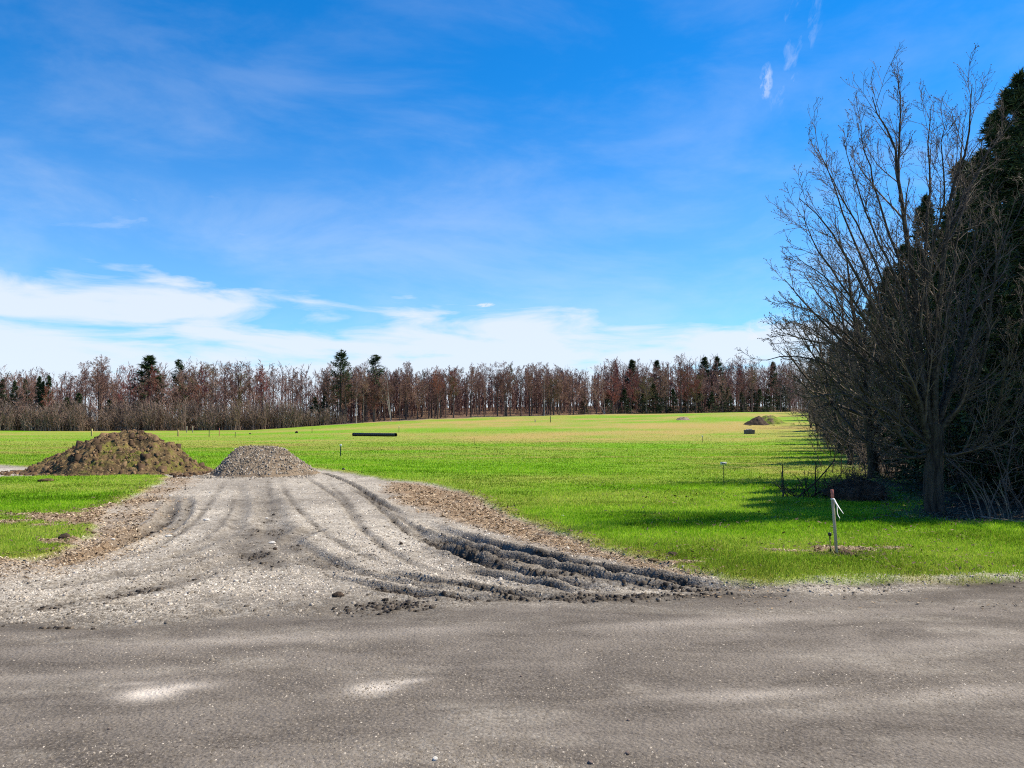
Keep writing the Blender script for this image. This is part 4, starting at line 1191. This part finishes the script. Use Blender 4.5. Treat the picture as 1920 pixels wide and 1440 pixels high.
rt, dt = pile('overgrown_mound', [(1414, 796), (1424, 785), (1436, 780), (1448, 780), (1458, 784), (1468, 791), (1476, 796)], yy + 3.2, 2.6, 23, M_MOUND, 'grass-covered soil mound behind the dark heap on the far right', .15, 1.6, 70, 50, .06)
xx, yy = pix(1283, 787)
rt, dt = pile('debris_pile', [(1266, 788), (1272, 784), (1281, 781.5), (1288, 783), (1296, 788)], yy, 1.8, 27, pile_mat('debris', (.14, .10, .075), (.30, .24, .19), (.4, .33, .27), 5), 'low pinkish-brown debris heap at the woods edge near the red maple', .12, 1.4, 50, 40, .05)


# ------------------------------------------------------------------ small objects in the field
def box(cx, cy, cz, sx, sy, sz):
    v = np.array([[i, j, k] for i in (-1, 1) for j in (-1, 1) for k in (-1, 1)], float) * .5 * np.array([sx, sy, sz]) + np.array([cx, cy, cz])
    f = np.array([[0, 1, 3, 2], [4, 6, 7, 5], [0, 4, 5, 1], [2, 3, 7, 6], [0, 2, 6, 4], [1, 5, 7, 3]])
    return v, f


def bevel_obj(o, w, seg=2):
    b = o.modifiers.new('bevel', 'BEVEL'); b.width = w; b.segments = seg; b.limit_method = 'ANGLE'; return o


M_LATH = mat_noise('weathered_lath', (.40, .31, .20), (.60, .50, .37), 30, .8, stretch=(1, 1, .1), bump=.2)
M_LATHY = mat_noise('fresh_lath', (.46, .36, .12), (.60, .48, .20), 20, .8)
M_PINK = mat_noise('faded_red_paint', (.42, .12, .10), (.52, .20, .16), 25, .7)
M_WHITE = mat_noise('white_ribbon', (.72, .73, .74), (.84, .85, .86), 8, .5)
M_BLACK = mat_noise('black_plastic', (.010, .010, .011), (.022, .022, .024), 12, .45, spec=.4)
M_STEEL = mat_noise('dark_wire', (.03, .03, .03), (.06, .055, .05), 30, .5)
M_GREENP = mat_noise('green_post', (.02, .055, .03), (.035, .085, .045), 30, .6)
M_CONC = mat_noise('grey_concrete', (.13, .10, .085), (.24, .19, .165), 4, .9, bump=.3)
M_STONE = mat_noise('pale_stone', (.48, .46, .42), (.72, .70, .66), 9, .8, bump=.4, bscale=20)
M_INK = mat_noise('black_print', (.02, .02, .025), (.035, .035, .04), 20, .6)


def ribbon(pts, w, name, parent, wdir=(1, 0, 0)):
    P = curve(np.array(pts, float), 14); wd = np.array(wdir, float) * w / 2
    ph = np.linspace(0, 3.0, 14)
    side = np.stack([np.cos(ph * .4) * wd[0], np.sin(ph * .9) * w * .5, np.sin(ph) * w * .12], 1)
    v = np.concatenate([P - side, P + side]); n = 14; i = np.arange(n - 1)
    q = np.stack([i, i + 1, i + 1 + n, i + n], 1)
    o = mobj(name, mk_mesh('ribbon', v, q, True), M_WHITE, parent)
    s = o.modifiers.new('solid', 'SOLIDIFY'); s.thickness = .0012
    return o


def survey_stake():
    x, y = pix(1569, 1047); z = ground_z(x, y); S = y / F
    e = empty('survey_stake', (x, y, z)); tag(e, 'wooden survey stake with faded red top and white ribbon near the road', 'stake')
    lean = math.atan2(6.5, 120)
    def part(nm, z0, z1, w, t, mat):
        v, f = box(0, 0, (z0 + z1) / 2, w, t, z1 - z0)
        v[:, 0] -= v[:, 2] * math.tan(lean)
        o = mobj(nm, mk_mesh(nm, v, f), mat, e); bevel_obj(o, .002, 1); return o
    H = 120 * S
    part('lath', -.12, H * .865, .036, .013, M_LATH)
    part('painted_top', H * .865 + .0005, H, .0365, .0135, M_PINK)
    tx = -H * .84 * math.tan(lean); tz = H * .855
    v, f = box(tx, 0, tz, .042, .019, .018); mobj('ribbon_knot', mk_mesh('knot', v, f), M_WHITE, e)
    ribbon([(tx + .01, -.015, tz), (tx + .035, -.022, tz - .05), (tx + .075, -.03, tz - .115), (tx + .118, -.035, tz - .18)], .026, 'ribbon_tail', e)
    ribbon([(tx + .012, -.012, tz), (tx + .04, -.02, tz - .07), (tx + .046, -.02, tz - .15), (tx + .055, -.02, tz - .20), (tx + .075, -.025, tz - .235), (tx + .062, -.02, tz - .265)], .018, 'ribbon_tail', e)
    # broken marker beside it
    x2, y2 = pix(1557, 1044); z2 = ground_z(x2, y2)
    m = empty('marker_peg', (x2, y2, z2)); tag(m, 'short black-capped peg beside the survey stake', 'peg')
    v, q = tubes(np.array([[[0, 0, -.08], [.002, 0, .10], [-.002, 0, .22]]]), np.full((1, 3), .009), 8); mobj('peg', mk_mesh('peg', v, q, True), M_BLACK, m)
    v, q = tubes(np.array([[[-.002, 0, .205], [-.002, 0, .215], [-.002, 0, .245], [-.002, 0, .252]]]), np.array([[.012, .021, .022, .012]]), 10)
    nv = len(v); cap = np.arange(nv - 10, nv)
    mobj('cap', mk_mesh('cap', np.vstack([v, [[-.002, 0, .253]]]), [q, np.stack([cap, np.roll(cap, -1), np.full(10, nv)], 1)], True), M_BLACK, m)
    x3, y3 = pix(1566, 1048); z3 = ground_z(x3, y3)
    P = curve(np.array([(.0, 0, -.02), (-.028, 0, .03), (-.055, .005, .085), (-.066, .01, .15), (-.062, .012, .19)]), 10)
    w = np.linspace(.016, .007, 10)[:, None] * np.array([[1, 0, .5]])
    v = np.concatenate([P - w / 2, P + w / 2]); i = np.arange(9); q = np.stack([i, i + 1, i + 11, i + 10], 1)
    o = mobj('split_lath', mk_mesh('split_lath', v, q, True), M_LATHY); o.location = (x3, y3 - .02, z3)
    s = o.modifiers.new('solid', 'SOLIDIFY'); s.thickness = .006
    tag(o, 'pale yellow bent lath splinter at the foot of the survey stake', 'lath')
    # small spoil of dark clods at the foot
    r = np.random.default_rng(4); n = 260
    cx = r.normal(.14, .22, n); cy = r.normal(.02, .07, n)
    gx = x + cx; gy = y + cy; L = sample(gx, gy)
    o = pebbles('dug_soil', gx, gy, L['z'] + .004 + .03 * np.exp(-((cx - .13) / .12) ** 2) * r.random(n), r.uniform(.008, .028, n), r.random(n) * .6, r, M_CLOD)
    tag(o, 'small dug soil crumbs around the foot of the survey stake', 'soil', kind='stuff')


survey_stake()


def wire_sign():
    x, y = pix(1357.5, 915); z = ground_z(x, y); S = y / F
    e = empty('lot_sign', (x, y, z)); tag(e, 'small white sign with black print on a thin wire post', 'sign')
    H = 44 * S
    v, q = tubes(np.array([[[0, 0, -.15], [-.004, 0, H * .5], [-.012, 0, H * .95]]]), np.full((1, 3), .0075), 6); mobj('post', mk_mesh('post', v, q, True), M_STEEL, e)
    v, f = box(-.008, -.009, H * .95, 11.5 * S, .004, 5 * S); mobj('plate', mk_mesh('plate', v, f), M_WHITE, e)
    for cx, w, h in ((-2.7, 1.6, 1.9), (-1.1, 1.2, 1.5), (.7, 1.1, 1.5), (2.1, 1.1, 1.5)):
        v, f = box(-.008 + cx * S, -.0125, H * .95, w * S, .002, h * S); mobj('print', mk_mesh('print', v, f), M_INK, e)


wire_sign()


def post(name, px, py_base, py_top, w, mat, label, cat='post', topm=None, topw=1.0, lean=0, group=None):
    x, y = pix(px, py_base); z = float(base_z(x, y)) + (.05 if y < 60 else 0); S = y / F; H = (py_base - py_top) * S
    e = empty(name, (x, y, z)); tag(e, label, cat, group)
    v, f = box(0, 0, H / 2 - .15, w, w * .7, H + .3); v[:, 0] += lean * np.maximum(v[:, 2], 0)
    o = mobj('shaft', mk_mesh('shaft', v, f), mat, e); bevel_obj(o, w * .08, 1)
    if topm:
        v, f = box(0, 0, H + .025, w * topw, w * topw * .5, .10); o = mobj('top', mk_mesh('top', v, f), topm, e); bevel_obj(o, .008, 1)


post('marker_post', 638.5, 858, 838, .045, M_GREENP, 'thin green marker post with a white top right of the gravel heap', topm=M_WHITE, topw=2.0)
post('wooden_stake', 172, 818, 804, .16, M_LATHY, 'yellowish wooden stake behind the left side of the soil heap', 'stake')
post('wooden_stake', 334, 818, 806, .16, M_LATHY, 'tan wooden stake standing right of the soil heap by the brush', 'stake')
post('fence_post', 350, 811, 799, .13, M_LATH, 'weathered wooden post at the brush, left of a pair', 'post')
post('fence_post', 361, 811, 799, .13, M_LATH, 'weathered wooden post at the brush, right of a pair', 'post')
post('thin_rod', 392, 820, 807, .06, M_STEEL, 'thin dark rod in the field, left of the reddish rod', 'rod')
post('thin_rod', 411, 818, 803, .06, M_PINK, 'thin reddish rod in the field near the brush', 'rod')
post('thin_rod', 441, 820, 810, .05, M_STEEL, 'thin dark rod in the field right of the reddish rod', 'rod')
post('thin_rod', 585, 812, 802, .05, M_STEEL, 'thin rod right of the small dark lump near the woods', 'rod')
post('marker_post', 748, 811, 801, .05, M_GREENP, 'tiny marker post with white top right of the black pipe', topm=M_WHITE, topw=1.6)
post('thin_rod', 889, 836, 822, .025, M_STEEL, 'faint thin rod in the middle of the field', 'rod')
post('marker_post', 1317, 830, 820, .03, M_STEEL, 'tiny thin marker with white top left of the concrete box', topm=M_WHITE, topw=3)
post('thin_rod', 1003, 792, 785, .08, M_LATH, 'pale short rod at the field edge left of the white birch foot', 'rod')
post('thin_rod', 1032, 792, 780, .10, M_STEEL, 'dark tall rod at the field edge right of the white birch', 'rod')
post('fence_post', 1004, 0 + 791, 787, .06, M_LATH, 'stub of a low post beside the pale rod at the field edge', 'post')


def culvert():
    x0, y0 = pix(663, 817.5); x1, y1 = pix(742, 818.5)
    z0 = float(base_z(x0, y0)); r = .17 * y0 / 80 * 1.0
    e = empty('culvert_pipe', ((x0 + x1) / 2, (y0 + y1) / 2, z0)); tag(e, 'long black corrugated pipe lying on the grass in the field', 'pipe')
    n = 160; t = np.linspace(0, 1, n); L = math.hypot(x1 - x0, y1 - y0)
    P = np.stack([(t - .5) * (x1 - x0), (t - .5) * (y1 - y0), 0 * t + r * .92 + (np.interp(t, [0, 1], [0, float(base_z(x1, y1)) - z0]))], 1)
    R = r * (1 + .045 * np.sign(np.sin(t * L * 2 * np.pi / .28)))
    v, q = tubes(P[None], R[None], 20); vi, qi = tubes(P[None], R[None] * .9, 20)
    a = np.arange(20); ends = np.concatenate([np.stack([a, np.roll(a, -1), np.roll(a, -1) + len(v), a + len(v)], 1), np.stack([a, np.roll(a, -1), np.roll(a, -1) + len(v), a + len(v)], 1) + 20 * (n - 1)])
    V = np.concatenate([v, vi]); mobj('pipe_wall', mk_mesh('pipe_wall', V, np.concatenate([q, qi[:, ::-1] + len(v), ends]), True), M_BLACK, e)
    for s in (0, 1):
        pp = P[[0, 3]] if s == 0 else P[[-4, -1]]
        v, q = tubes(np.stack([pp[0] - (pp[1] - pp[0]) * .2 * (s == 0), pp[1] + (pp[1] - pp[0]) * .2 * (s == 1)])[None], np.full((1, 2), r * 1.13), 20)
        mobj('end_collar', mk_mesh('collar', v, q, True), M_BLACK, e)


culvert()


def concrete_box():
    x, y = pix(1405, 813.5); z = float(base_z(x, y)); S = y / F
    e = empty('concrete_box', (x, y, z)); tag(e, 'small open grey concrete box standing on the field before the soil mound', 'box')
    w, h, d, t = 17 * S, 7.5 * S, 9 * S, .09
    def slab(nm, *a):
        v, f = box(*a); k = v[:, 2] > h * .5; v[k, :2] *= 1.05
        bevel_obj(mobj(nm, mk_mesh(nm, v, f), M_CONC, e), .015)
    slab('front_wall', 0, -d / 2, h / 2 - .03, w, t, h + .06); slab('back_wall', 0, d / 2, h / 2 - .03, w, t, h + .06)
    for s in (-1, 1): slab('side_wall', s * (w / 2 - t / 2 - .002), 0, h / 2 - .034, t, d - t - .004, h + .05)
    slab('floor', 0, 0, .05, w - 2 * t - .01, d - t - .01, .1)
    for k, (a, b, g) in enumerate(((-.15, .02, .5), (.1, -.03, -.3), (.18, .05, .9))):
        v, f = box(0, 0, 0, w * .38, .14, .07); c, s_ = math.cos(g), math.sin(g)
        v[:, :2] = v[:, :2] @ np.array([[c, s_], [-s_, c]]); v += np.array([a * w, b, h + .03 + k * .005]); bevel_obj(mobj('rubble', mk_mesh('rubble', v, f), M_STONE, e), .01)


concrete_box()


def stone(px, py, wpx, label, seed, mat=M_STONE, flat=.55, name='stone'):
    x, y = pix(px, py); z = ground_z(x, y); s = wpx * y / F / 2
    r = np.random.default_rng(seed); bm_v = []
    n, m = 9, 12; V = []
    for i in range(n):
        for j in range(m):
            a, b = math.pi * i / (n - 1), 2 * math.pi * j / m
            V.append((math.sin(a) * math.cos(b), math.sin(a) * math.sin(b), math.cos(a)))
    V = np.array(V); k = 1 + .28 * fbm(V[:, 0] * 1.4 + seed, V[:, 1] * 1.4 + V[:, 2] * 1.1, seed, 3)
    V = V * k[:, None] * np.array([s, s * .75, s * flat])
    idx = np.arange(n * m).reshape(n, m); Q = np.stack([idx[:-1], np.roll(idx[:-1], -1, 1), np.roll(idx[1:], -1, 1), idx[1:]], -1).reshape(-1, 4)
    o = mobj(name, mk_mesh(name, V, Q, False), mat); o.location = (x, y, z + s * flat * .45); o.rotation_euler = (0, 0, r.uniform(0, 6))
    tag(o, label, 'stone' if mat is M_STONE else 'lump')


stone(332, 884, 11, 'white stone at the foot of the soil heap beside the gravel heap', 1)
stone(355, 884, 6, 'small white stone between the soil and gravel heaps', 2)
stone(1055, 976, 8, 'pale stone lying in the green grass right of the driveway', 3)
stone(556, 812, 6, 'small dark lump on the field in front of the brush', 4, M_DARKSOIL, .9, 'soil_lump')
stone(469, 814, 5, 'tiny dark lump on the field left of the woods corner', 5, M_DARKSOIL, .6, 'soil_lump')
stone(644, 884, 6, 'small black lump at the driveway edge right of the gravel heap', 6, M_BLACK, .8, 'plastic_lump')
stone(85, 907, 27, 'brown grassy clump in the left green turf', 7, M_SOIL, .3, 'turf_clump')
stone(120, 1016, 26, 'dark soil clod in the worn left turf', 8, M_DARKSOIL, .45, 'soil_clod')
stone(1262, 1050, 22, 'dark soil clod where the driveway meets the grass', 9, M_DARKSOIL, .5, 'soil_clod')
stone(1225, 1055, 20, 'brown soil clod left of the dark clod at the grass edge', 10, M_SOIL, .4, 'soil_clod')
stone(635, 1118, 24, 'wet dark gravel lump at the edge of the road', 11, M_DARKSOIL, .5, 'mud_lump')
stone(515, 1026, 11, 'small dark clod in the middle of the driveway', 12, M_DARKSOIL, .6, 'soil_clod')
stone(752, 1020, 9, 'small dark clod beside the right wheel ruts', 13, M_DARKSOIL, .6, 'soil_clod')
for k, (px, py, w) in enumerate(((320, 928, 9), (395, 924, 8), (387, 975, 14), (316, 1008, 13), (500, 968, 8), (510, 1012, 14), (212, 1016, 10), (260, 1028, 7))):
    pos = ['at the upper left end of the driveway rut', 'near the top of the driveway', 'flat, in the left half of the driveway', 'on the left rut of the driveway', 'upper one in the driveway middle', 'flat, low in the driveway middle',
           'by the worn left turf', 'small, on the left rut of the driveway'][k]
    stone(px, py, w, 'pale stone ' + pos, 20 + k, flat=.35)
for k, (px, py, w) in enumerate(((1176, 1413, 12), (1107, 1431, 11), (816, 1427, 12), (977, 1268, 6), (1178, 1351, 7), (205, 1367, 6))):
    pos = ['grey stone at the bottom edge of the road, right of centre', 'brownish stone at the very bottom of the road', 'pale stone at the bottom of the road, left of centre', 'small stone alone in the middle of the road', 'pale small stone on the right part of the road', 'small dark stone on the left part of the road'][k]
    stone(px, py, w, pos, 40 + k, M_CONC if k != 2 else M_STONE, .6)


def fallen_branches():
    """dead brushwood in front of the second tree, and the dark brush heap beside it"""
    r = np.random.default_rng(88)
    x0, y0 = pix(1515, 938); z0 = ground_z(x0, y0); S = y0 / F
    e = empty('fallen_branches', (x0, y0, z0)); tag(e, 'tangle of dead leaning branches on the grass left of the dark brush heap', 'branches')
    B = np.array([ray(0, 0, 1)])
    segs = [((1482, 943), (1530, 905), (1566, 862), .016), ((1500, 940), (1545, 920), (1600, 893), .014), ((1470, 936), (1468, 905), (1467, 870), .016), ((1530, 940), (1529, 900), (1528, 864), .014), ((1465, 941), (1520, 942), (1570, 938), .016),
            ((1505, 940), (1510, 915), (1517, 880), .009), ((1548, 938), (1546, 910), (1549, 880), .009), ((1475, 925), (1490, 915), (1505, 905), .008), ((1515, 935), (1500, 905), (1490, 890), .008), ((1540, 930), (1560, 905), (1590, 880), .008)]
    for q in range(16):
        ax = r.uniform(1462, 1580); ay = r.uniform(928, 943); an = r.uniform(-1.1, 1.1); ln = r.uniform(25, 75)
        bx_, by_ = ax + math.sin(an) * ln, ay - math.cos(an) * ln * .8
        segs.append(((ax, ay), ((ax + bx_) / 2 + r.normal(0, 3), (ay + by_) / 2 + r.normal(0, 3)), (bx_, by_), r.uniform(.005, .010)))
    Ps = []
    for a, b, c, rr in segs:
        dd = r.uniform(-.15, .5)
        P = curve(np.array([ray(*a, y0), ray(*b, y0 + dd * .5), ray(*c, y0 + dd)]), 8) - np.array([x0, y0, z0]); P += r.normal(0, .01, P.shape); P[0, 2] = min(P[0, 2], .02)
        R = np.linspace(rr * 1.5, rr * .6, 8); v, q = tubes(P[None], R[None], 6); mobj('branch', mk_mesh('dead_branch', v, q, True), M_BARK, e); Ps.append(P)
    Ps = np.array(Ps); R = np.full(Ps.shape[:2], .008)
    C, CR = grow(r, Ps, R, 7, .1, 1, (30, 70), .30, 4, .6, up=.0, wob=.2, rmin=.005); D, DR = grow(r, C, CR, 3, .2, 1, (25, 60), .5, 3, .8, up=0, wob=.2, rmin=.004)
    v, f = join([tubes(C, CR, 3), tubes(D, DR, 3)]); tag(mobj('twigs', mk_mesh('dead_twigs', v, f), M_TWIG, e), kind='stuff')
    # dark brush heap
    hx, hy = pix(1608, 941); hz = ground_z(hx, hy); e2 = empty('brush_heap', (hx, hy, hz)); tag(e2, 'dark rounded heap of brush and leaves below the second row tree', 'brush heap')
    n, m = 14, 30; V = []
    for i in range(n):
        for j in range(m):
            a, b = math.pi / 2 * i / (n - 1) * 1.15, 2 * math.pi * j / m
            V.append((math.sin(a) * math.cos(b), math.sin(a) * math.sin(b), math.cos(a)))
    V = np.array(V); V *= (1 + .22 * fbm(V[:, 0] * 3, V[:, 1] * 3 + V[:, 2] * 3, 5, 3))[:, None]; V *= np.array([.60, .5, .42])
    idx = np.arange(n * m).reshape(n, m); Q = np.stack([idx[:-1], idx[1:], np.roll(idx[1:], -1, 1), np.roll(idx[:-1], -1, 1)], -1).reshape(-1, 4)
    mobj('leaf_core', mk_mesh('leaf_core', V, Q, True), M_DARKSOIL, e2)
    k = r.integers(0, len(V), 520); p = V[k] * .9; d = unit(V[k] * np.array([1, 1, .6]) + r.normal(0, .35, (520, 3)))
    t = np.linspace(0, 1, 4)[None, :, None]; P = p[:, None] + d[:, None] * t * r.uniform(.12, .4, (520, 1, 1)); P[..., 2] = np.maximum(P[..., 2], -.02)
    C, CR = grow(r, P, np.full((520, 4), .005), 3, .2, 1, (25, 60), .6, 3, .8, up=0, wob=.2, rmin=.003)
    v, f = join([tubes(P, np.repeat(np.linspace(.006, .003, 4)[None], 520, 0), 3), tubes(C, CR, 3)]); mobj('twigs', mk_mesh('heap_twigs', v, f), M_TWIG, e2)
    # branches lying on the litter floor
    for q, (a, b, c, lab) in enumerate((((1655, 925), (1700, 905), (1740, 893), 'dead branch lying on the litter left of the large trunk'), ((1700, 868), (1720, 867), (1745, 866), 'thin pale log lying in the shade left of the large trunk'), ((1840, 975), (1880, 982), (1925, 990), 'thin pale branch lying at the edge of the grass by the right border'))):
        x, y = pix(*b); z = ground_z(x, y); P = []
        for s in (a, b, c): gx, gy = pix(*s); P.append((gx - x, gy - y, ground_z(gx, gy) - z + .03))
        P = curve(np.array(P), 8); R = np.linspace(.022, .01, 8)
        C, CR = grow(r, P[None], R[None], 5, .2, 1, (30, 60), .3, 4, .5, up=.05, wob=.15)
        v, f = join([tubes(P[None], R[None], 6), tubes(C, CR, 3)]); o = mobj('dead_branch', mk_mesh('lying_branch', v, f, True), M_DEAD); o.location = (x, y, z); tag(o, lab, 'branch')


fallen_branches()
